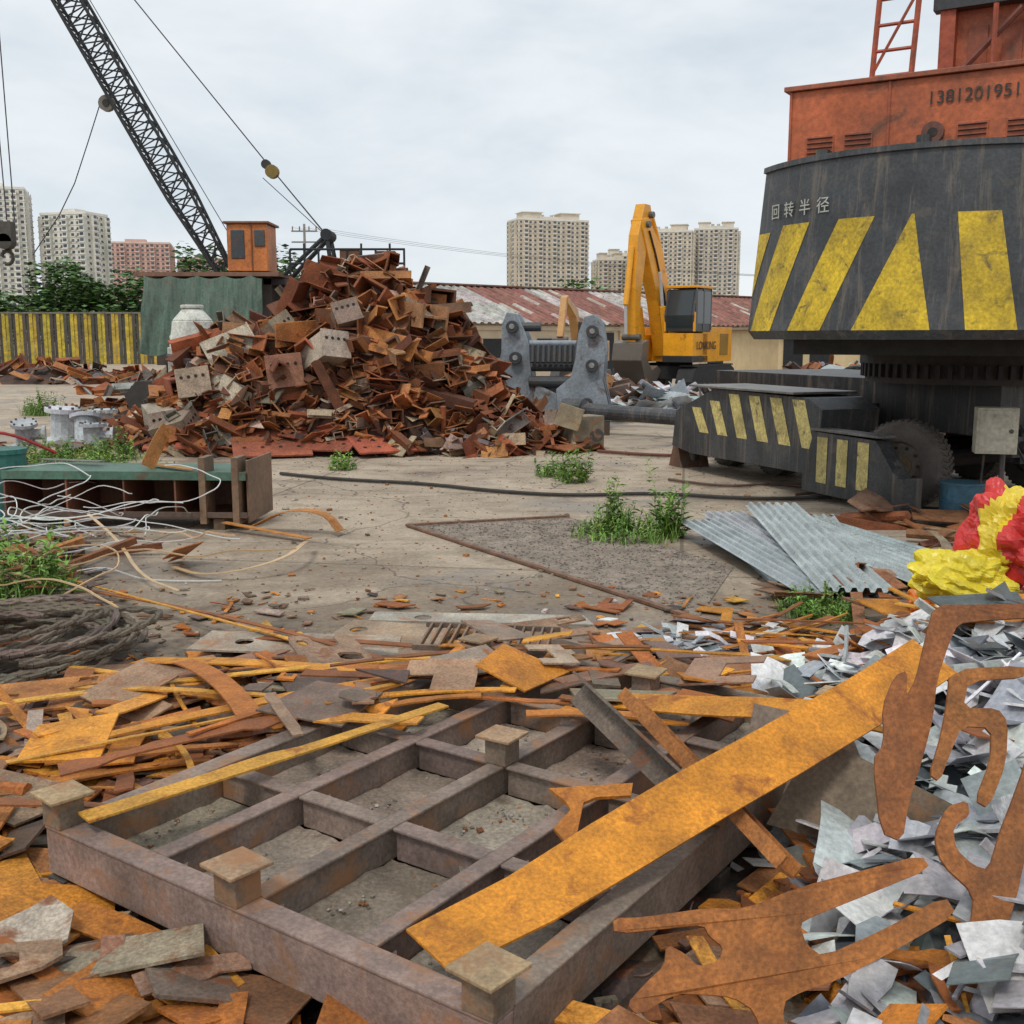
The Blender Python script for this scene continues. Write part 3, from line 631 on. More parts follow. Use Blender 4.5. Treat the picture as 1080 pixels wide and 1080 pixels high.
# ---------------------------------------------------------------- warehouse, shed, wall
WM=T(-5,48,0)@RZ(math.atan2(27,29)); Rt=root('warehouse',WM); L=39.6
mb=MB(); box(mb,(L/2,5,1.35),(L,10,2.7),(.62,.51,.37))
for k in range(12): box(mb,(k*3.5+.6,-.06,1.35),(.3,.12,2.68),(.55,.46,.34))
box(mb,(L/2,-.06,2.45),(L,.14,.2),(.62,.53,.4))
prism(mb,[(0,2.7),(10,2.7),(5,4.5)],-.02,L-.02,(.45,.38,.29),YZ)
mb.obj('walls',M_WALL,root=Rt)
mb=MB()
for k in range(11):
    x=k*3.5+2.35
    box(mb,(x,-.02,1.5 if k%3 else 1.15),(1.7 if k%3 else 2.4,.06,.9 if k%3 else 2.2),(.03,.032,.035))
mb.obj('openings',M_RUB,root=Rt)
mb=MB(); nP=88
for k in range(nP):
    x0=-.4+k*(L+.8)/nP; wd=(L+.8)/nP; u=k/nP
    c=(.28,.12,.09) if mnoise.noise(Vector((u*9,.3,0)))>-.12 else (.46,.43,.4)
    for sgn in (-1,1):
        nseg=4
        for sgi in range(nseg):
            cc=jit(c,.2) if R.random()>.1 else jit((.46,.41,.36),.2)
            a=sgi/nseg;b_=(sgi+1)/nseg
            ya=5+sgn*5.5*(1-a);za=2.6+2.0*a;yb=5+sgn*5.5*(1-b_);zb=2.6+2.0*b_
            xs=[x0,x0+wd*.35,x0+wd*.5,x0+wd*.85,x0+wd]; zz=[0,0,.07,.07,0]
            vs=[(x,ya,za+q+.01*(nseg-sgi)) for x,q in zip(xs,zz)]+[(x,yb,zb+q+.01*(nseg-sgi)) for x,q in zip(xs,zz)]
            mb.add(vs,[((i,i+1,i+6,i+5) if sgn<0 else (i,i+5,i+6,i+1)) for i in range(4)],cc)
box(mb,(L/2,5,4.68),(L+.8,.5,.08),(.22,.12,.09))
mb.obj('corrugated_roof',M_RUST,root=Rt)
Rt=root('storage_shed',T(9.2,42,0)@RZ(.16)); mb=MB()
box(mb,(7.2,3,1.15),(12.4,6,2.3),(.66,.52,.3)); box(mb,(7.2,3,2.36),(12.9,6.6,.1),(.3,.25,.2))
for k in range(5): box(mb,(2.1+k*2.7,-.05,1.15),(.25,.1,2.28),(.56,.45,.27))
mb.obj('walls',M_WALL,root=Rt)
mb=MB()
for k,(a,b_,z) in enumerate([(1.9,2.0,1.0),(4.7,1.3,1.2),(7.4,1.3,1.2),(10,1.8,1.0)]): box(mb,(a+.3,-.02,z),(b_,.06,1.9 if z==1.0 else .9),(.02,.022,.025))
mb.obj('openings',M_RUB,root=Rt)
mb=MB(); 
for k in range(150):
    x=-62+k*.26; c=(.6,.43,.04) if (k//2)%2 else (.08,.07,.05)
    box(mb,(x,84+.08*(k%2),1.9),(.25,.06,3.8),jit(c,.2))
box(mb,(-43,84.1,3.85),(39,.3,.12),(.2,.18,.15))
mb.obj('yellow_striped_fence',M_YEL)
# ---------------------------------------------------------------- apartment towers
def tower(name,x,y,w_,d_,fl,rot,wall,trim=(.75,.72,.66),steps=True):
    Mx=T(x,y,0)@RZ(rad(rot)); Rt=root(name,Mx); H=fl*3.0
    mb=MB(); gm=MB()
    box(mb,(0,0,H/2),(w_,d_,H),wall)
    def face(W,off,rz):
        n=max(3,int(round(W/3.4))); bw=W/n
        FM=RZ(rz)@T(0,-off,0)
        for i in range(n):
            xx=-W/2+bw*(i+.5); kind=i%3
            if kind==1:
                box(mb,(xx,-.9,H/2-.5),(bw*.92,1.8,H-1),jit(wall,.05),FM); dy=-1.85
            else: dy=-.06
            for f in range(fl):
                z=f*3+1.55
                if kind==1:
                    box(gm,(xx,dy,z+.2),(bw*.62,.12,1.5),jit((.09,.1,.115),.4),FM); box(mb,(xx,dy-.15,z-1.15),(bw*.96,.5,.5),trim,FM)
                else:
                    box(gm,(xx+bw*.05,dy,z),(bw*.46,.14,1.4),jit((.1,.11,.125),.45),FM); box(mb,(xx,-.12,z-1.2),(bw*.9,.3,.16),trim,FM)
                    if R.random()<.6: box(mb,(xx-bw*.35,-.35,z-.7),(.9,.6,.7),(.5,.5,.48),FM)
    face(w_,d_/2,0); face(d_,w_/2,math.pi/2*3); face(d_,w_/2,math.pi/2)
    box(mb,(0,0,H+.6),(w_+.6,d_+.6,1.2),trim)
    if steps:
        for sx in (-.27,.27): box(mb,(sx*w_,0,H+3.4),(w_*.26,d_*.6,4.4),wall); box(mb,(sx*w_,0,H+5.8),(w_*.3,d_*.68,.5),trim)
        box(mb,(0,0,H+2.0),(w_*.35,d_*.7,1.8),wall)
        for sx in (-.08,.05): rod(mb,(sx*w_,0,H+2.9),(sx*w_,0,H+4.9),1.2,(.5,.5,.5),12)
    else: box(mb,(0,0,H+2.2),(w_*.3,d_*.5,2.2),wall)
    mb.obj('walls_and_balconies',M_WALL,root=Rt); gm.obj('windows',M_WIN,root=Rt)
CRM=(.66,.58,.46); WHT=(.72,.70,.62); PNK=(.62,.40,.33)
tower('apartment_tower',25,780,52,22,27,20,CRM)
tower('apartment_tower',75,860,22,20,20,8,CRM)
tower('apartment_tower',112,830,44,20,26,-14,CRM)
tower('apartment_tower',153,840,32,20,27,-10,(.62,.56,.46))
tower('apartment_tower',90,900,30,20,22,0,CRM)
tower('apartment_block',-271,590,30,18,26,18,WHT,(.78,.76,.7),False)
tower('apartment_block',-234,600,28,18,22,-16,WHT,(.78,.76,.7),False)
tower('apartment_block',-262,780,46,18,22,12,PNK,(.72,.55,.48),False)
tower('apartment_block',-222,800,26,18,19,-12,PNK,(.72,.55,.48),False)
# ---------------------------------------------------------------- trees
GR=[(.06,.13,.03),(.09,.18,.04),(.13,.23,.06),(.04,.09,.022),(.1,.19,.045)]
def leafcloud(mb,c,rx,ry,rz,n,s):
    for _ in range(n):
        v=Vector((R.gauss(0,1),R.gauss(0,1),R.gauss(0,1))).normalized()*(R.random()**.28)
        lump=1+.28*mnoise.noise(Vector((v.x*2.2+c[0],v.y*2.2+c[1],v.z*2.2)))
        p=Vector((c[0]+v.x*rx*lump,c[1]+v.y*ry*lump,c[2]+v.z*rz*lump))
        col=jit(R.choice(GR),.3)
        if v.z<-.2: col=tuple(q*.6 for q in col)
        M=T(*p)@RZ(R.uniform(0,6.3))@RX(R.uniform(-1.0,1.0)); k=s*R.uniform(.5,1.2)
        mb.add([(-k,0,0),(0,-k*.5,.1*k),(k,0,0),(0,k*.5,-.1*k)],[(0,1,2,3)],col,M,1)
def trunk(mb,x,y,h,r):
    c=(.1,.075,.055); rod(mb,(x,y,0),(x,y,h*.5),r,c,8,r2=r*.6)
    for k in range(5):
        a=k*1.3; rod(mb,(x,y,h*(.3+.05*k)),(x+math.cos(a)*h*.22,y+math.sin(a)*h*.22,h*.72),r*.45,c,6,r2=r*.12)
mb=MB()
for k in range(23):
    x=-80+k*2.15+R.uniform(-.8,.8); y=112+R.uniform(-5,6); h=R.uniform(9.2,10.8)*(1 if x<-40 else .9)
    trunk(mb,x,y,h,.25)
    for q in range(5): leafcloud(mb,(x+R.uniform(-1.9,1.9),y+R.uniform(-1.5,1.5),h*R.uniform(.3,.8)),R.uniform(1.7,2.6),2.2,R.uniform(1.5,2.1),230,.42)
for k in range(30):
    x=-82+k*1.85; leafcloud(mb,(x,107,2.2+R.random()*1.5),2.0,1.2,2.0,130,.4)
mb.obj('tree_line',[M_RUB,M_LEAF])
def tree(x,y,h,r):
    mb=MB(); trunk(mb,x,y,h,.2)
    for q in range(6):
        a=q*1.05; leafcloud(mb,(x+math.cos(a)*r*.5,y+math.sin(a)*r*.5,h*.68+R.uniform(-.15,.2)*h),r*.6,r*.6,h*.2,170,.3)
    leafcloud(mb,(x,y,h*.85),r*.6,r*.6,h*.16,200,.3)
    mb.obj('tree',[M_RUB,M_LEAF])
for a in [(-25.5,90,9.6,3.2),(-22.5,92,9,2.6),(-18.6,90,9.3,2.6),(-20.8,94,8.6,2.4),(5,90,6.6,3.4),(9.5,93,5.6,2.6),(-1,95,5.2,2)]: tree(*a)
mb=MB(); rod(mb,(-17.6,95,0),(-17.6,95,11.5),.16,(.3,.29,.27),8,r2=.1)
for z in (10.9,10.0): box(mb,(-17.6,95,z),(2.2,.12,.12),(.25,.24,.22))
for s in (-1,-.4,.4,1):
    rod(mb,(-17.6+s,95,10.95),(-17.6+s,95,11.3),.06,(.3,.2,.15),6)
for k,s in enumerate((-1,0,1)):
    pts=[]
    for i in range(13):
        t=i/12; pts.append((-17.6+s+t*60,95-t*20,11.2-t*5.5-4*1.4*t*(1-t)))
    path(mb,pts,.014,(.1,.1,.1),4)
mb.obj('utility_pole',M_WALL)
# ---------------------------------------------------------------- steel grid frame (foreground)
Lx,Ly=-1.494,3.43; ux,uy=.817,-.576; vx,vy=.576,.817
FM=Matrix(((ux,vx,0,Lx),(uy,vy,0,Ly),(0,0,1,0),(0,0,0,1)))
Rt=root('steel_grid_frame',FM); U=1.76;V=2.56; FC=(.25,.185,.15); zt=.40
mb=MB()
def fbeam(a,b,horizontal_u,wd=.085,dp=.13,top=zt,end=False):
    c=jit(FC,.12)
    if horizontal_u: box(mb,((a[0]+b[0])/2,a[1],top-.006),(b[0]-a[0],wd,.012),c); box(mb,((a[0]+b[0])/2,a[1],top-dp/2-.006),(b[0]-a[0],.03 if not end else wd-.01,dp-.012),jit(c,.1))
    else: box(mb,(a[0],(a[1]+b[1])/2,top-.006),(wd,b[1]-a[1],.012),c); box(mb,(a[0],(a[1]+b[1])/2,top-dp/2-.006),(.03 if not end else wd-.01,b[1]-a[1],dp-.012),jit(c,.1))
us=[0,.44,.88,1.32,1.76]; vs_=[0,.64,1.28,1.92,2.56]
fbeam((-.045,0),(U+.045,0),True,.09,.17,end=True); fbeam((-.045,V),(U+.045,V),True,.09,.17,end=True)
for u in (0,U): fbeam((u,.047),(u,V-.047),False,.09,.17,end=True)
for u in us[1:-1]: fbeam((u,.047),(u,V-.047),False,.07,.13,top=zt-.001)
for i in range(4):
    for v in vs_[1:-1]:
        a=us[i]+(.047 if i==0 else .037); b_=us[i+1]-(.047 if i==3 else .037)
        fbeam((a,v),(b_,v),True,.07,.12,top=zt-.003)
mb.obj('beams',M_FRAME,root=Rt,bevel=.004)
mb=MB()
for (u,v) in [(0,0),(.86,0),(U,0),(.88,1.28),(U,1.28),(0,2.3),(.95,2.3),(U,2.5)]:
    c=jit((.22,.16,.115),.15); M=T(u,v,zt+.106)@RZ(R.uniform(-.12,.12))@RX(R.uniform(-.04,.04))
    box(mb,(u,v,zt+.05),(.095,.095,.1),c); box(mb,(0,0,0),(.15,.15,.012),jit((.36,.25,.14),.15),M)
    box(mb,(u,v,.12),(.09,.09,.2),(.07,.06,.05))
mb.obj('posts',M_FRAME,root=Rt,bevel=.003)
mb=MB()
for i in range(4):
    for j in range(4):
        a0,a1=us[i]+.02,us[i+1]-.02;c0,c1=vs_[j]+.02,vs_[j+1]-.02; col=jit(R.choice([(.33,.265,.205),(.4,.33,.265),(.27,.21,.16)]),.12)
        n=14;v4=[];f4=[]
        for q in range(n+1):
            for p in range(n+1):
                e=min(p,n-p,q,n-q)/n
                v4.append((a0+(a1-a0)*p/n,c0+(c1-c0)*q/n,.262+max(0,.12-e)*.12*(1+mnoise.noise(Vector((p*.5+i*9,q*.5+j*9,0))))+.003*R.random()))
        for q in range(n):
            for p in range(n): o=q*(n+1)+p; f4.append((o,o+1,o+n+2,o+n+1))
        mb.add(v4,f4,col)
        # corner gussets
        for (gu,gv,su,sv) in ((a0+.01,c0+.01,1,1),(a1-.01,c1-.01,-1,-1)):
            z=.345
            vs=[(gu,gv,z),(gu+su*.1,gv,z),(gu,gv+sv*.1,z)]; mb.add(vs,[(0,1,2) if su*sv>0 else (2,1,0)],jit(FC,.2))
for _ in range(2600):
    u=R.uniform(.04,U-.04);v=R.uniform(.04,V-.04)
    if min(abs(u-q) for q in us)<.05 or min(abs(v-q) for q in vs_)<.05: continue
    if mnoise.noise(Vector((u*5,v*5,1)))<-.05: continue
    s=R.uniform(.003,.009)*(2 if R.random()<.04 else 1); box(mb,(0,0,0),(s*1.5,s,s*.7),jit(R.choice([(.24,.2,.16),(.34,.29,.24),(.38,.16,.06),(.44,.42,.4)]),.3),T(u,v,.27)@RZ(R.uniform(0,3))@RX(R.uniform(0,1)))
mb.obj('floor_plates_with_dirt',M_DIRT,root=Rt)
FI=FM.inverted()
def fuv(x,y): p=FI@Vector((x,y,0)); return p.x,p.y
# ---------------------------------------------------------------- foreground scrap field
def Hf(x,y):
    yb=6.5+.35*math.sin(x*1.7)+.25*math.sin(x*4.1)
    if x<-1.7: yb=min(yb,6.3-(-1.7-x)*.75)
    e=max(0,min(1,(yb-y)/1.3))
    return .2*e*(1+.35*mnoise.noise(Vector((x*1.6,y*1.6,0))))
def Hs(x,y):
    a=max(0,min(1,(x-.66-.12*math.sin(y*2)-.25*max(0,y-4))/1.3)); b_=max(0,min(1,(6.5-y)/1.3)); 
    return (.10+.52*a)*b_*min(1,a*8)*(1+.2*mnoise.noise(Vector((x*1.5,y*1.5,3)))) if a>0 else 0
mb=MB(); hgrid(mb,-4.2,2.6,1.4,7.2,90,80,Hf,(.075,.05,.036),-.05,.02)
n=0
while n<1750:
    x=R.uniform(-3.6,2.4);y=R.uniform(1.9,6.8);h=Hf(x,y)
    if h<.015 or (x>1.3 and y<4.5): continue
    u,v=fuv(x,y)
    if -.12<u<1.95 and -.12<v<2.75: continue
    n+=1
    near=y<3.6
    k=wpick({'plate':6,'strip':3.6,'angle':.4,'sheet':.3,'pipe':.1}) if near else wpick({'plate':5,'strip':3.6,'angle':.8,'sheet':.4,'pipe':.15})
    sz=R.uniform(.12,.5) if k in('plate','sheet') else R.uniform(.35,1.1) if k=='strip' else R.uniform(.2,.5)
    pal=P_OR if (k=='strip' and R.random()<.75) or R.random()<(.45 if near else .3) else P_BRN
    rot=R.gauss(-.5,.7) if k=='strip' and R.random()<.7 else None
    piece(mb,k,x,y,h+R.uniform(-.03,.05),.1 if k!='plate' else .13,sz if not(k=='strip' and -.6<u<2.2 and -.5<v<1.6) else .3,jit(R.choice(pal),.25),rot)
for _ in range(1500):
    x=R.uniform(-4.4,2.2);y=R.uniform(2.4,8.6);h=Hf(x,y)
    u,v=fuv(x,y)
    if -.05<u<1.8 and -.05<v<2.6: continue
    if y>6.8 and R.random()<.5: continue
    piece(mb,R.choice(['plate','strip']),x,y,h+.01,.1,R.uniform(.03,.12),jit(R.choice(P_OR+P_BRN),.3))
for _ in range(60):
    x=R.uniform(-3.4,1.8);y=R.uniform(6.6,8.2); piece(mb,R.choice(['plate','plate','strip']),x,y,.02+Hf(x,y),.03,R.uniform(.12,.35),jit(R.choice(P_OR+P_BRN),.3))
mb.obj('scrap_steel_offcuts',M_RUSTF)
mb=MB()
def strip(p,q,w_,col,bend=0,zb=0,N_=(0,0,1),t=.008):
    p=Vector(p);q=Vector(q);d=q-p;s=Vector((-d.y,d.x,0)).normalized();pts=[];m=13
    for i in range(m+1):
        t_=i/m;k=4*t_*(1-t_); pts.append(p+d*t_+s*bend*k+Vector((0,0,zb*k)))
    ribbon(mb,pts,N_,notch(m+1,w_) if R.random()<.75 else w_,t,jit(col,.18))
for a in [((-3.7,8.8,.04),(-1.06,6.16,.2),.06,0),((-3.3,8.3,.05),(-.7,5.9,.22),.05,.06),((-2.46,5.0,.27),(-.44,5.67,.3),.06,.03),((-1.4,3.36,.45),(-.3,4.45,.46),.09,-.02),((-1.75,6.7,.12),(.31,5.6,.28),.09,.03),
  ((-2.3,4.2,.25),(-.5,4.7,.47),.045,-.05),((-1.9,4.4,.3),(-.2,5.0,.46),.09,.02),((-2.9,5.6,.15),(-.9,4.7,.4),.06,0),((-1.5,5.6,.25),(.5,4.9,.47),.08,.05),((-2.2,6.2,.12),(-.6,5.2,.35),.12,.02),
  ((-.9,5.2,.4),(.7,5.35,.45),.05,.05),((-.4,5.9,.3),(1.2,5.2,.45),.06,-.05),((-3.0,6.4,.06),(-1.6,5.3,.25),.05,.03),((-2.6,3.9,.22),(-1.3,3.5,.42),.05,.03),((-2.4,3.2,.24),(-1.5,2.6,.24),.06,.05),((-2.2,2.9,.26),(-1.0,2.7,.22),.03,.1),((-1.0,5.0,.42),(.2,4.9,.44),.12,-.03),
  ((-1.75,4.0,.35),(-.9,4.35,.44),.13,.02),((-1.3,4.2,.42),(-.5,4.9,.44),.05,.05),((-1.75,5.6,.3),(-1.1,4.4,.42),.11,.03),((-1.9,2.75,.28),(-1.1,2.45,.26),.1,.0),((-1.9,3.1,.26),(-1.25,2.75,.26),.07,.03),((-1.3,2.3,.27),(-.6,2.2,.25),.08,.02),((-1.7,2.35,.27),(-1.45,2.9,.27),.06,.02)]:
    strip(a[0],a[1],a[2],R.choice(P_OR[:6]),a[3],R.uniform(0,.03))
for _ in range(50):
    x=R.uniform(-2.4,.5);y=R.uniform(4.2,6.2); an=R.gauss(-.3,.9);L=R.uniform(.3,.8);u,v=fuv(x,y)
    if v<1.0 and u>-.1: continue
    z=.44 if (-.1<u<1.8 and v<2.6) else Hf(x,y)+.08
    strip((x-L/2*math.cos(an),y-L/2*math.sin(an),z+R.uniform(-.02,.03)),(x+L/2*math.cos(an),y+L/2*math.sin(an),z+R.uniform(0,.07)),R.choice([.03,.05,.08,.12]),R.choice(P_OR+P_BRN[:5]),R.gauss(0,.03))
for _ in range(150):
    x=R.uniform(-2.0,1.2);y=R.uniform(4.4,6.7);u,v=fuv(x,y)
    z=.43 if (-.1<u<1.8 and v<2.6) else Hf(x,y)+.07
    if u>.3 and v<1.95: continue
    if u>-.1 and v<1.2: continue
    piece(mb,'plate',x,y,z+R.uniform(0,.06),.12,R.uniform(.12,.45),jit(R.choice(P_BRN+P_OR[:3]),.25))
mb.obj('rusty_steel_strips',M_ORANGE)
mb=MB(); pts=[(-.22,2.62,.425),(.05,2.83,.455),(.3,3.03,.51),(.6,3.26,.575),(.9,3.48,.635),(1.3,3.78,.72),(1.61,4.02,.80)]
Ns=[(.05,-.1,1),(.1,-.2,.97),(.15,-.35,.9),(.2,-.42,.88),(.2,-.45,.87),(.2,-.45,.87),(.2,-.42,.87)]
ribbon(mb,pts,Ns,.205,.008,(.68,.26,.016)); mb.obj('long_orange_steel_plate',M_ORANGE)
mb=MB(); pts=[(.45,4.5,.46),(.6,4.35,.5),(.8,4.22,.53),(1.0,4.15,.55),(1.25,4.1,.55),(1.45,4.12,.5)]
ribbon(mb,smoothpts(pts,1),(0,-.35,1),.13,.008,(.6,.24,.02)); mb.obj('curved_steel_strip',M_ORANGE)
def along(p,q,roll=0):
    p=Vector(p);q=Vector(q);d=(q-p); rot=d.to_track_quat('Z','Y').to_matrix().to_4x4()
    return Matrix.Translation((p+q)/2)@rot@RZ(roll),d.length/2
mb=MB(); M,h=along((.3,4.12,.66),(.66,3.40,.50),2.4); prism(mb,lpro(.1,.1,.01),-h,h,(.16,.12,.09),M); mb.obj('angle_iron',M_RUSTF)
mb=MB(); M,h=along((.46,4.0,.6),(.86,3.12,.36),.9); prism(mb,cpro(.05,.1,.01),-h,h,(.38,.14,.03),M); mb.obj('steel_channel',M_RUSTF)
def cutplate(outline,sc,M,col,mat=M_RUSTF,holes=(),name='flame_cut_plate',th=.006,it=1,warp=.02):
    cu=bpy.data.curves.new(name,'CURVE'); cu.dimensions='2D'; cu.fill_mode='BOTH'; cu.extrude=th
    cx=sum(p[0] for p in outline)/len(outline) if sc[1] is None else sc[1][0]; cy=sum(p[1] for p in outline)/len(outline) if sc[1] is None else sc[1][1]
    for pl in [outline]+list(holes):
        pl=chaikin(pl,it); sp=cu.splines.new('POLY'); sp.points.add(len(pl)-1); sp.use_cyclic_u=True
        for i,p in enumerate(pl): sp.points[i].co=((p[0]-cx)*sc[0],(p[1]-cy)*sc[0],0,1)
    ob=bpy.data.objects.new(name,cu); scene.collection.objects.link(ob); bpy.context.view_layer.update()
    me=bpy.data.meshes.new_from_object(ob.evaluated_get(bpy.context.evaluated_depsgraph_get())); bpy.data.objects.remove(ob)
    m2=MB(); m2.v=[tuple(v.co) for v in me.vertices]; m2.f=[list(p.vertices) for p in me.polygons]; m2.c=[col]*len(m2.f); m2.m=[0]*len(m2.f)
    m2.v=[(v[0],v[1],v[2]+warp*math.sin(v[0]*4+v[1]*3)) for v in m2.v]
    return m2.obj(name,mat,M=M)
def basis(o,ex,ey):
    ex=Vector(ex).normalized(); ey=Vector(ey); ey=(ey-ex*ey.dot(ex)).normalized(); ez=ex.cross(ey)
    return Matrix(((ex.x,ey.x,ez.x,o[0]),(ex.y,ey.y,ez.y,o[1]),(ex.z,ey.z,ez.z,o[2]),(0,0,0,1)))
hk=[(0,12.6),(3,12.3),(10,12.4),(14,11.8),(20,13.2),(28,14.2),(34.5,15),(35,13.5),(28,11.8),(21,10.2),(19.4,9.6),(19.6,7.6),(21,6.2),(28,8),(35.6,10.6),(36.3,8.6),(29,6),(22,3.8),(18,3.2),(15.8,2.4),(15.5,-2),(13.2,-2),(13,2),(11,3.6),(8,4.2),(5.2,4.6),(1,3),(0,4.2),(2.4,6),(4.6,7.4),(5.2,9.4),(7,8.2),(8,6.8),(10.4,7.2),(11,8.4),(9.8,9.6),(9.4,10.8),(6,10.9),(0,11)]
cutplate(hk,(.0240,(18,7)),basis((.70,2.52,.48),(1,.12,.06),(-.05,.62,.75)),(.36,.125,.025))
def pxp(l): return [((a-950)/10,(1080-b)/10) for a,b in l]
EX=(1,-.08,-.13); EY=(.19,.55,.83)
A=pxp([(1080,740),(1064,790),(1048,830),(1034,862),(1020,904),(1004,902),(986,888),(984,866),(1002,852),(1000,836),(978,846),(964,880),(972,906),(1004,930),(1000,962),(984,1010),(952,1080),(990,1080),(1018,1005),(1046,930),(1060,880),(1078,830),(1098,790),(1110,740)])
cutplate(A,(.0262,(0,0)),basis((1.03,2.52,.22),EX,EY),(.3,.105,.025))
A2=pxp([(990,702),(1075,682),(1078,696),(1010,712),(1003,745),(1042,738),(1053,752),(1048,800),(1026,852),(1012,846),(1031,800),(1034,762),(1000,766),(986,800),(974,832),(963,826),(975,788),(984,748)])
cutplate(A2,(.0262,(0,0)),basis((1.04,2.57,.23),EX,EY),(.33,.12,.025))
B=pxp([(985,658),(1030,650),(1085,640),(1130,634),(1132,650),(1088,657),(1040,668),(1012,676),(1000,704),(985,750),(980,792),(967,842),(952,890),(946,932),(924,926),(914,850),(926,832),(924,790),(938,752),(952,744),(950,776),(962,752),(974,700)])
cutplate(B,(.0268,(0,0)),basis((1.04,2.66,.27),EX,EY),(.28,.095,.025))
C_=pxp([(1120,650),(1136,650),(1122,700),(1110,760),(1098,745),(1108,700),(1092,690),(1094,678),(1112,684)])
cutplate(C_,(.0265,(0,0)),basis((1.04,2.6,.25),EX,EY),(.28,.1,.03))
cutplate([(0,8),(30,6.5),(28,0),(16,1),(11,-1),(4,-24),(-1,-12),(6,-4),(5,0)],(.0095,None),T(.24,3.42,.46)@RZ(.1)@RX(.25),(.55,.195,.02),M_ORANGE,it=0)
hp=[(0,0),(34,0),(34,6),(24,6),(22,12),(34,14),(34,20),(0,20),(0,14),(9,12),(9,7),(0,6)]
for (x,y,z,s,r,rx,c) in [(-1.55,2.55,.27,.022,.4,.1,(.32,.2,.12)),(.25,2.0,.3,.024,1.1,.3,(.34,.14,.05)),(-2.3,5.2,.25,.018,.2,.1,(.46,.18,.04)),(-1.0,5.9,.25,.02,2.0,.06,(.3,.19,.12)),(1.25,2.15,.42,.016,2.5,.5,(.36,.13,.03)),(-.8,2.3,.24,.02,2.9,.1,(.36,.2,.1)),(-2.0,3.4,.26,.016,1.2,.12,(.55,.21,.03)),(-1.3,2.2,.28,.018,1.9,.1,(.5,.2,.04)),(.2,6.6,.2,.018,.3,.05,(.33,.2,.12))]:
    cutplate(hp,(s,(17,10)),T(x,y,z)@RZ(r)@RX(rx),c,M_RUSTF,holes=[[(12,2),(18,2),(18,9),(12,9)],[(24,15),(29,15),(29,18),(24,18)]],it=0 if s<.019 else 1)
cutplate([(0,0),(11,1),(12.5,6),(10,11),(7,10),(2,9.4),(-1.5,5)],(.02,None),T(-1.42,2.95,.29)@RZ(.5)@RX(.12),(.5,.42,.33),M_RUSTF,it=0,warp=.05)
mb=MB()
M=basis((1.05,3.95,.42),(1,-.1,.1),(-.2,.6,.75)); prism(mb,[(-.22,-.18),(.3,-.2),(.24,.12),(-.1,.22)],0,.006,(.22,.16,.12),M); M=basis((1.22,3.55,.46),(.9,-.4,-.1),(.2,.5,.75)); prism(mb,[(-.3,-.2),(.3,-.2),(.3,.02),(-.2,.15)],0,.006,(.2,.15,.1),M); mb.obj('tread_plate_offcut',M_FRAME)
for (x,y,a,b_,r,c) in [(-1.3,6.5,1.3,.4,-.12,(.4,.33,.25)),(-.2,7.1,1.5,.22,-.08,(.44,.4,.33)),(-.5,6.2,1.0,.5,-.1,(.3,.2,.13)),(.3,6.5,.8,.4,.2,(.38,.2,.1)),(-1.9,5.9,.6,.4,.5,(.3,.19,.12)),(-.75,6.75,.75,.4,-.3,(.36,.26,.17)),(.95,6.7,.6,.35,.4,(.3,.16,.09))]:
    cutplate([(-a/2,-b_/2),(a/2,-b_/2),(a/2*.9,b_/2),(-a/2,b_/2)],(1,(0,0)),T(x,y,.14)@RZ(r)@RX(.03),c,M_FRAME,holes=[[(-.1+.06*math.cos(k*.52)-a*.2,.06*math.sin(k*.52)) for k in range(12)]],it=0,name='steel_base_plate',warp=.005)
mb=MB(); M=T(-.1,6.05,.3)@RZ(-.15)@RX(.1)
for k in range(14): box(mb,(-.4+k*.055,0,0),(.012,.35,.03),(.2,.14,.1),M)
box(mb,(-.04,-.18,0),(.8,.015,.032),(.2,.14,.1),M); box(mb,(-.04,.18,0),(.8,.015,.032),(.2,.14,.1),M); mb.obj('drain_grating',M_FRAME)
# ---------------------------------------------------------------- silver sheet heap
mb=MB(); hgrid(mb,.5,4.6,1.4,7.2,70,80,Hs,(.09,.09,.095),-.06,.03)
n=0
while n<2400:
    x=R.uniform(.62,4.0);y=R.uniform(1.7,6.5);h=Hs(x,y)
    if h<.05: continue
    u,v=fuv(x,y)
    if u<1.85 and v<2.6: continue
    n+=1
    far=max(0,min(1,(y-4.9)))
    if R.random()<.04+.42*far: piece(mb,R.choice(['strip','plate']),x,y,h+R.uniform(0,.06),.25,R.uniform(.15,.5),jit(R.choice(P_OR),.2),mi=1)
    else: piece(mb,wpick({'sheet':6,'plate':3,'strip':1.4,'angle':.5}),x,y,h+R.uniform(-.06,.09),.38,R.choice([.1,.14,.18,.24,.3])*(1-.25*far),jit(R.choice(P_SIL),.2))
for _ in range(170):
    x=R.uniform(.6,1.7);y=R.uniform(5.6,6.9); piece(mb,R.choice(['sheet','plate','strip']),x,y,.14+R.uniform(-.05,.06),.2,R.uniform(.08,.22),jit(R.choice(P_SIL),.15))
for _ in range(90):
    x=R.uniform(1.2,3.5);y=R.uniform(5.4,7.0); piece(mb,'strip',x,y,max(.08,Hs(x,y))+R.uniform(.0,.12),.12,R.uniform(.4,.9),jit(R.choice(P_OR),.2),R.gauss(.2,.6),mi=1)
for _ in range(110):
    x=R.uniform(1.4,3.6);y=R.uniform(5.8,7.2); piece(mb,'plate',x,y,max(.03,Hs(x,y))+R.uniform(.0,.06),.12,R.uniform(.1,.35),jit(R.choice(P_OR+P_BRN),.2),mi=1)
for _ in range(70):
    x=R.uniform(2.3,3.9);y=R.uniform(5.0,6.4); piece(mb,'plate',x,y,Hs(x,y)+R.uniform(.04,.15),.25,R.uniform(.3,.5),jit((.14,.16,.18),.3))
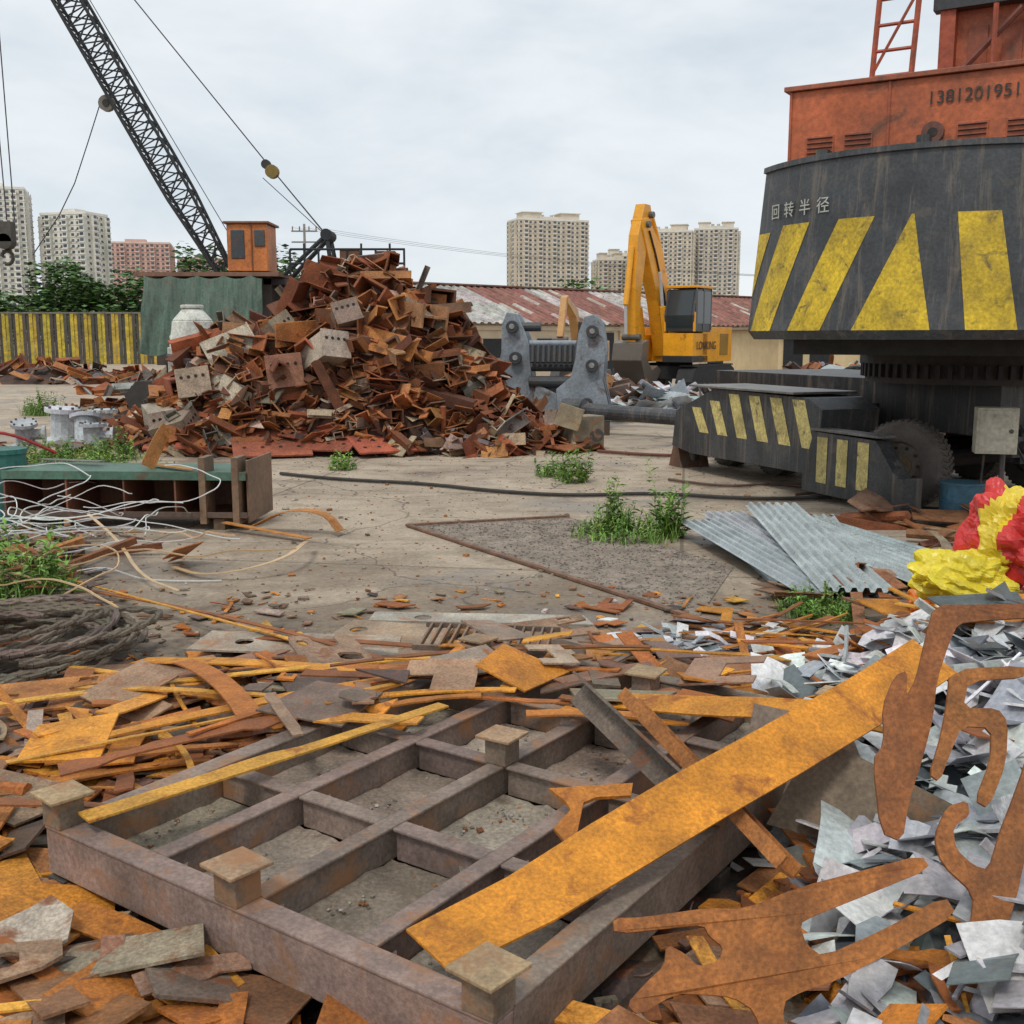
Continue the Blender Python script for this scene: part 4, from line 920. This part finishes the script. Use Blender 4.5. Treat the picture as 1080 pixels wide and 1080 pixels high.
mb.obj('silver_sheet_offcut_heap',[M_GALV,M_ORANGE])
# ---------------------------------------------------------------- corrugated sheets
mb=MB()
for k,(x,y,z,r,rx) in enumerate([(2.35,10.0,.05,.02,.01),(2.45,9.9,.11,.1,.015),(2.85,9.7,.08,-.16,.02),(3.1,9.3,.16,.22,.02),(2.65,9.6,.2,-.05,.03),(3.35,9.9,.09,.3,.01),(2.2,9.4,.13,.16,.02)]):
    M=T(x,y,z)@RZ(r)@RX(rx); c=jit((.5,.54,.56),.12); L=R.uniform(2.8,3.6)/2; W=R.uniform(.5,.8)
    xs=[];nr=int(W/.09)
    for i in range(nr): xs+=[(i*.09,0),(i*.09+.03,0),(i*.09+.045,.035),(i*.09+.075,.035)]
    xs.append((nr*.09,0)); vs=[(a-W/2,-L,b_) for a,b_ in xs]+[(a-W/2,L,b_) for a,b_ in xs]; n=len(xs)
    mb.add(vs,[(i,i+1,n+i+1,n+i) for i in range(n-1)],c,M)
mb.obj('corrugated_steel_sheets',M_GALV)
mb=MB()
for _ in range(70):
    x=R.uniform(2.0,4.6);y=R.uniform(7.2,9.4); piece(mb,R.choice(['strip','plate','angle']),x,y,.05+R.uniform(0,.12),.15,R.uniform(.2,.6),jit(R.choice(P_OR+P_BRN),.2))
for _ in range(60):
    x=R.uniform(3.8,6.5);y=R.uniform(9.2,12.0); piece(mb,R.choice(['strip','plate','angle','pipe']),x,y,.06+R.uniform(0,.1),.2,R.uniform(.2,.8),jit(R.choice(P_BRN+P_DARK),.2))
mb.obj('scattered_rusty_offcuts',M_RUSTF)
# ---------------------------------------------------------------- bags
def sack(name,c,sx,sy,sz,cols,seed,bias=-.05):
    mb=MB(); nu,nv=72,44; vs=[]
    for j in range(nv+1):
        ph=math.pi*j/nv
        for i in range(nu):
            th=2*math.pi*i/nu; v=Vector((math.sin(ph)*math.cos(th),math.sin(ph)*math.sin(th),math.cos(ph)))
            d=1+.4*mnoise.noise(v*1.4+Vector((seed,0,0)))+.42*abs(mnoise.noise(v*2.6+Vector((0,seed,0))))+.1*abs(mnoise.noise(v*7+Vector((0,seed,0))))
            vs.append((v.x*sx*d,v.y*sy*d,v.z*sz*d))
    M=T(*c)@RZ(seed)@RX(.2)
    mb.v=[tuple(M@Vector(p)) for p in vs]
    for j in range(nv):
        for i in range(nu):
            mb.f.append([j*nu+i,(j+1)*nu+i,(j+1)*nu+(i+1)%nu,j*nu+(i+1)%nu]); mb.m.append(0)
            z=mnoise.noise(Vector(vs[j*nu+i])*3.2+Vector((seed,0,0))); mb.c.append(cols[0] if z>bias else cols[1])
    mb.obj(name,M_PLAS)
sack('crumpled_plastic_sack',(2.86,6.7,.5),.30,.22,.17,[(.78,.64,.03),(.75,.6,.04)],.3)
sack('crumpled_plastic_sack',(3.14,6.75,.78),.25,.2,.27,[(.6,.035,.03),(.74,.55,.04)],2.7,-.1)
sack('orange_plastic_lump',(2.85,7.3,.2),.11,.1,.09,[(.7,.18,.02),(.6,.15,.02)],.4)
# ---------------------------------------------------------------- weeds
def weed(x,y,r,h,n,z0=0,name='weed_clump'):
    mb=MB()
    for _ in range(n):
        a=R.uniform(0,6.28);d=r*math.sqrt(R.random());bx=x+d*math.cos(a);by=y+d*math.sin(a)
        hh=h*R.uniform(.4,1)*(1-.5*d/r); la=R.uniform(0,6.28);ln=hh*R.uniform(.05,.35)
        tip=(bx+ln*math.cos(la),by+ln*math.sin(la),z0+hh)
        c=jit(R.choice([(.15,.29,.04),(.2,.36,.06),(.1,.2,.03),(.26,.38,.08)]),.2)
        rod(mb,(bx,by,z0),tip,.004,c,4,r2=.002)
        nl=int(5+hh*26)
        for k in range(nl):
            t=(k+1)/nl; p=Vector((bx,by,z0)).lerp(Vector(tip),t); L=R.uniform(.04,.1)*(1.3-t*.6)*(1 if h<.4 else 1.5)
            M=Matrix.Translation(p)@RZ(R.uniform(0,6.28))@RY(R.uniform(-.9,.2)); wd=L*.18
            mb.add([(0,0,0),(L*.5,-wd,.01),(L,0,-.015),(L*.5,wd,.01)],[(0,1,2,3)],jit(c,.25),M)
    for _ in range(n*4):
        a=R.uniform(0,6.28);d=r*1.2*math.sqrt(R.random());L=h*R.uniform(.2,.5);M=T(x+d*math.cos(a),y+d*math.sin(a),z0)@RZ(R.uniform(0,6.28))@RY(-R.uniform(.6,1.4))
        mb.add([(0,-.006,0),(L*.6,-.005,0),(L,0,-L*.1),(L*.6,.005,0),(0,.006,0)],[(0,1,2,3,4)],jit((.17,.31,.05),.3),M)
    mb.obj(name,M_LEAF)
weed(1.15,10.9,.48,.36,80); weed(1.6,10.9,.15,.9,18); weed(1.02,11.1,.15,.9,18); weed(.85,15.2,.2,.85,18); weed(.55,15.8,.2,.45,14)
weed(2.25,7.75,.26,.3,60); weed(-2.6,16.6,.18,.45,14); weed(-7.3,17.4,.8,.55,70); weed(-6.6,18,.4,.7,30); weed(-5.0,14.5,.7,.5,60); weed(-5.6,14.8,.4,.65,30)
weed(-4.0,8.3,.5,.7,60); weed(-4.5,9.6,.5,.6,50); weed(-3.9,7.4,.35,.4,40); weed(-12.2,28.5,.5,1.0,40); weed(-11,18.5,.5,.4,30)
# ---------------------------------------------------------------- green box girder
GM=T(-4.05,11.75,0)@RZ(-.06); Rt=root('green_steel_box_girder',GM); mb=MB()
g=(.08,.17,.12); r_=(.22,.09,.045)
box(mb,(0,0,.60),(2.6,.85,.02),g); box(mb,(0,0,.14),(2.6,.85,.02),r_); box(mb,(0,.41,.37),(2.6,.02,.44),r_); box(mb,(0,-.43,.575),(2.62,.015,.09),g); box(mb,(0,-.43,.165),(2.62,.015,.06),(.12,.08,.06))
for x in (-1.29,-.62,0,.55): box(mb,(x,-.02,.37),(.02,.8,.44),jit(r_,.3))
for x in (.85,1.2): box(mb,(x,-.3,.42),(.07,.3,.7),(.24,.15,.09))
box(mb,(1.3,.1,.4),(.02,.9,.66),(.22,.13,.08)); 
for x in (-1.1,1.0): box(mb,(x,0,.06),(.12,.8,.12),(.12,.08,.05))
mb.obj('plates',M_PAINT,root=Rt,bevel=.003)
mb=MB(); ribbon(mb,smoothpts([(-3.9,11.6,.63),(-3.8,11.7,.9),(-3.7,11.75,1.05)]),(1,-1,0),.16,.01,(.5,.21,.06)); ribbon(mb,smoothpts([(-2.7,11.3,.05),(-2.3,11.1,.26),(-1.9,11.0,.24),(-1.75,10.95,.05)]),(0,0,1),.16,.01,(.5,.21,.05)); ribbon(mb,[(-3.0,11.2,.1),(-2.0,10.6,.04)],(0,0,1),.08,.01,(.52,.22,.05)); ribbon(mb,[(-5.3,12.2,.65),(-4.5,11.9,.66)],(0,0,1),.1,.01,(.2,.2,.18)); ribbon(mb,[(-3.9,11.8,.64),(-3.3,11.3,.64)],(0,0,1),.1,.01,(.45,.22,.05)); mb.obj('bent_steel_offcuts',M_ORANGE)
mb=MB(); rod(mb,(-5.6,11.9,0),(-5.6,11.9,.75),.25,(.03,.14,.12),18); rod(mb,(-5.6,11.9,.75),(-5.6,11.9,.8),.27,(.03,.14,.12),18); mb.obj('green_drum',M_PAINT)
mb=MB()
def wobble(x,y,z,n,step,zr,seedd,col,r,turn=.5):
    a=seedd;p=[(x,y,z)];c=R.gauss(0,turn);vz=0
    for _ in range(n):
        c=c*.85+R.gauss(0,turn*.35); a+=c; q=p[-1]; vz=vz*.7+R.gauss(0,.02); p.append((q[0]+step*math.cos(a),q[1]+step*math.sin(a),max(.015,min(zr,q[2]+vz))))
    path(mb,smoothpts(p,1),r,col,4)
for _ in range(34): wobble(-4.5+R.gauss(0,.45),9.8+R.gauss(0,.6),R.uniform(.1,.55),20,.12,.75,R.uniform(0,6),jit((.72,.72,.7),.15),.006,.3)
for _ in range(10): wobble(-4.0+R.gauss(0,.5),8.7+R.gauss(0,.6),R.uniform(.05,.3),16,.12,.35,R.uniform(0,6),jit((.5,.34,.18),.25),.008,.25)
mb.obj('plastic_strapping_tangle',M_PLAS)
mb=MB(); ribbon(mb,smoothpts([(-2.95,9.3,.03),(-2.6,8.9,.04),(-2.2,8.85,.1),(-1.9,9.1,.16),(-1.85,9.6,.2),(-1.9,10.1,.1)]),(0,0,1),.045,.006,(.56,.38,.2)); ribbon(mb,smoothpts([(-3.9,9.9,.4),(-3.4,9.3,.25),(-3.0,8.6,.1),(-2.6,8.3,.05)]),(0,0,1),.03,.006,(.55,.38,.2)); mb.obj('curved_tan_strip',M_PLAS)
mb=MB()
for _ in range(190):
    x=-4.5+R.gauss(0,.5);y=9.2+R.gauss(0,.8); piece(mb,R.choice(['strip','plate','angle']),x,y,.05+R.uniform(0,.18),.2,R.uniform(.1,.4),jit(R.choice(P_BRN+P_DARK+[(.4,.42,.43),(.1,.1,.1)]),.25))
mb.obj('mixed_scrap_rubbish',M_RUSTF)
mb=MB()
for k in range(16):
    cx=-3.15+R.gauss(0,.1);cy=6.5+R.gauss(0,.12);rx=R.uniform(.42,.75);ry=R.uniform(.45,.8);z=.04+k*.016;ph=R.uniform(0,6);p=[]
    arcn=R.uniform(4,6.3)
    for i in range(46):
        a=ph+arcn*i/45; p.append((cx+rx*math.cos(a)+.03*math.sin(3*a),cy+ry*math.sin(a),z+.03*math.sin(2*a+k)+.02))
    cc=jit((.17,.135,.105),.25)
    for st_ in range(2):
        pp=[(q[0]+.012*math.cos(i*1.5+st_*math.pi),q[1]+.012*math.sin(i*1.5+st_*math.pi),q[2]+.01*math.sin(i*1.5+st_*math.pi)) for i,q in enumerate(p)]
        path(mb,pp,.016,cc,6)
mb.obj('wire_rope_coil',M_DIRT)
mb=MB(); cb=(.05,.045,.04)
path(mb,smoothpts([(-3.4,15.9,.03),(-2.4,15.2,.03),(-1.2,14.8,.03),(-.2,14.0,.03),(.8,13.6,.03),(1.8,13.9,.03),(3,13.3,.03),(4.0,13.5,.03)]),.025,cb,6)
path(mb,smoothpts([(1.5,19,.04),(2.5,18.2,.04),(3.6,18.4,.04),(5.0,17.2,.04),(7.5,17.6,.04)]),.03,(.15,.06,.04),6)
path(mb,smoothpts([(4.8,12.6,.03),(5.2,12.2,.05),(5.1,11.6,.04),(5.9,11.4,.04),(7,11.9,.04)]),.025,cb,6)
path(mb,smoothpts([(2.2,15.2,.03),(2.9,14.4,.03),(3.6,14.9,.03),(4.2,14.1,.03),(3.6,13.7,.03)]),.02,(.12,.07,.05),6)
path(mb,smoothpts([(-6.9,12.8,.3),(-6.2,12.6,.9),(-5.7,12.3,.95),(-5.2,12.4,.7)]),.02,(.3,.03,.03),6)
mb.obj('cables_on_ground',M_RUB)
mb=MB(); q=[(-1.12,11.5),(.64,12.1),(1.95,9.4),(1.32,7.57)]
vs=[(x,y,.008) for x,y in q]; mb.add(vs,[(3,2,1,0)],(.29,.235,.185)); mb.obj('gravel_patch',M_DIRT)
mb=MB(); 
for a,b_ in ((0,3),(0,1)): 
    p=Vector((*q[a],.02));r2=Vector((*q[b_],.02)); ribbon(mb,[p,(p+r2)/2,r2],(0,0,1),.05,.022,(.22,.12,.075))
mb.obj('steel_edge_rail',M_RUSTF)
mb=MB()
for _ in range(4600):
    y=R.uniform(5.5,20); x=R.uniform(-.5,.5)*y*1.1
    if Hf(x,y)>.05: continue
    s=R.uniform(.005,.016)*(1+(R.random()<.05)*1.5); c=jit(R.choice([(.36,.3,.24),(.28,.23,.18),(.2,.16,.12),(.28,.11,.04),(.45,.41,.36),(.4,.16,.05)]),.25)
    M=T(x,y,s*.3)@RZ(R.uniform(0,6))@RX(R.uniform(-.5,.5)); box(mb,(0,0,0),(s*R.uniform(1,2.4),s,s*.6),c,M)
for _ in range(2200):
    a,b_=R.random(),R.random(); p=[(1-a)*(1-b_),a*(1-b_),a*b_,(1-a)*b_]; x=sum(p[i]*q[i][0] for i in range(4));y=sum(p[i]*q[i][1] for i in range(4)); s=R.uniform(.005,.016); box(mb,(0,0,0),(s*1.3,s,s*.7),jit((.27,.235,.2),.35),T(x,y,.012)@RZ(R.uniform(0,6))@RX(R.uniform(-.5,.5)))
mb.obj('loose_stones_and_chips',M_DIRT)
print('done')
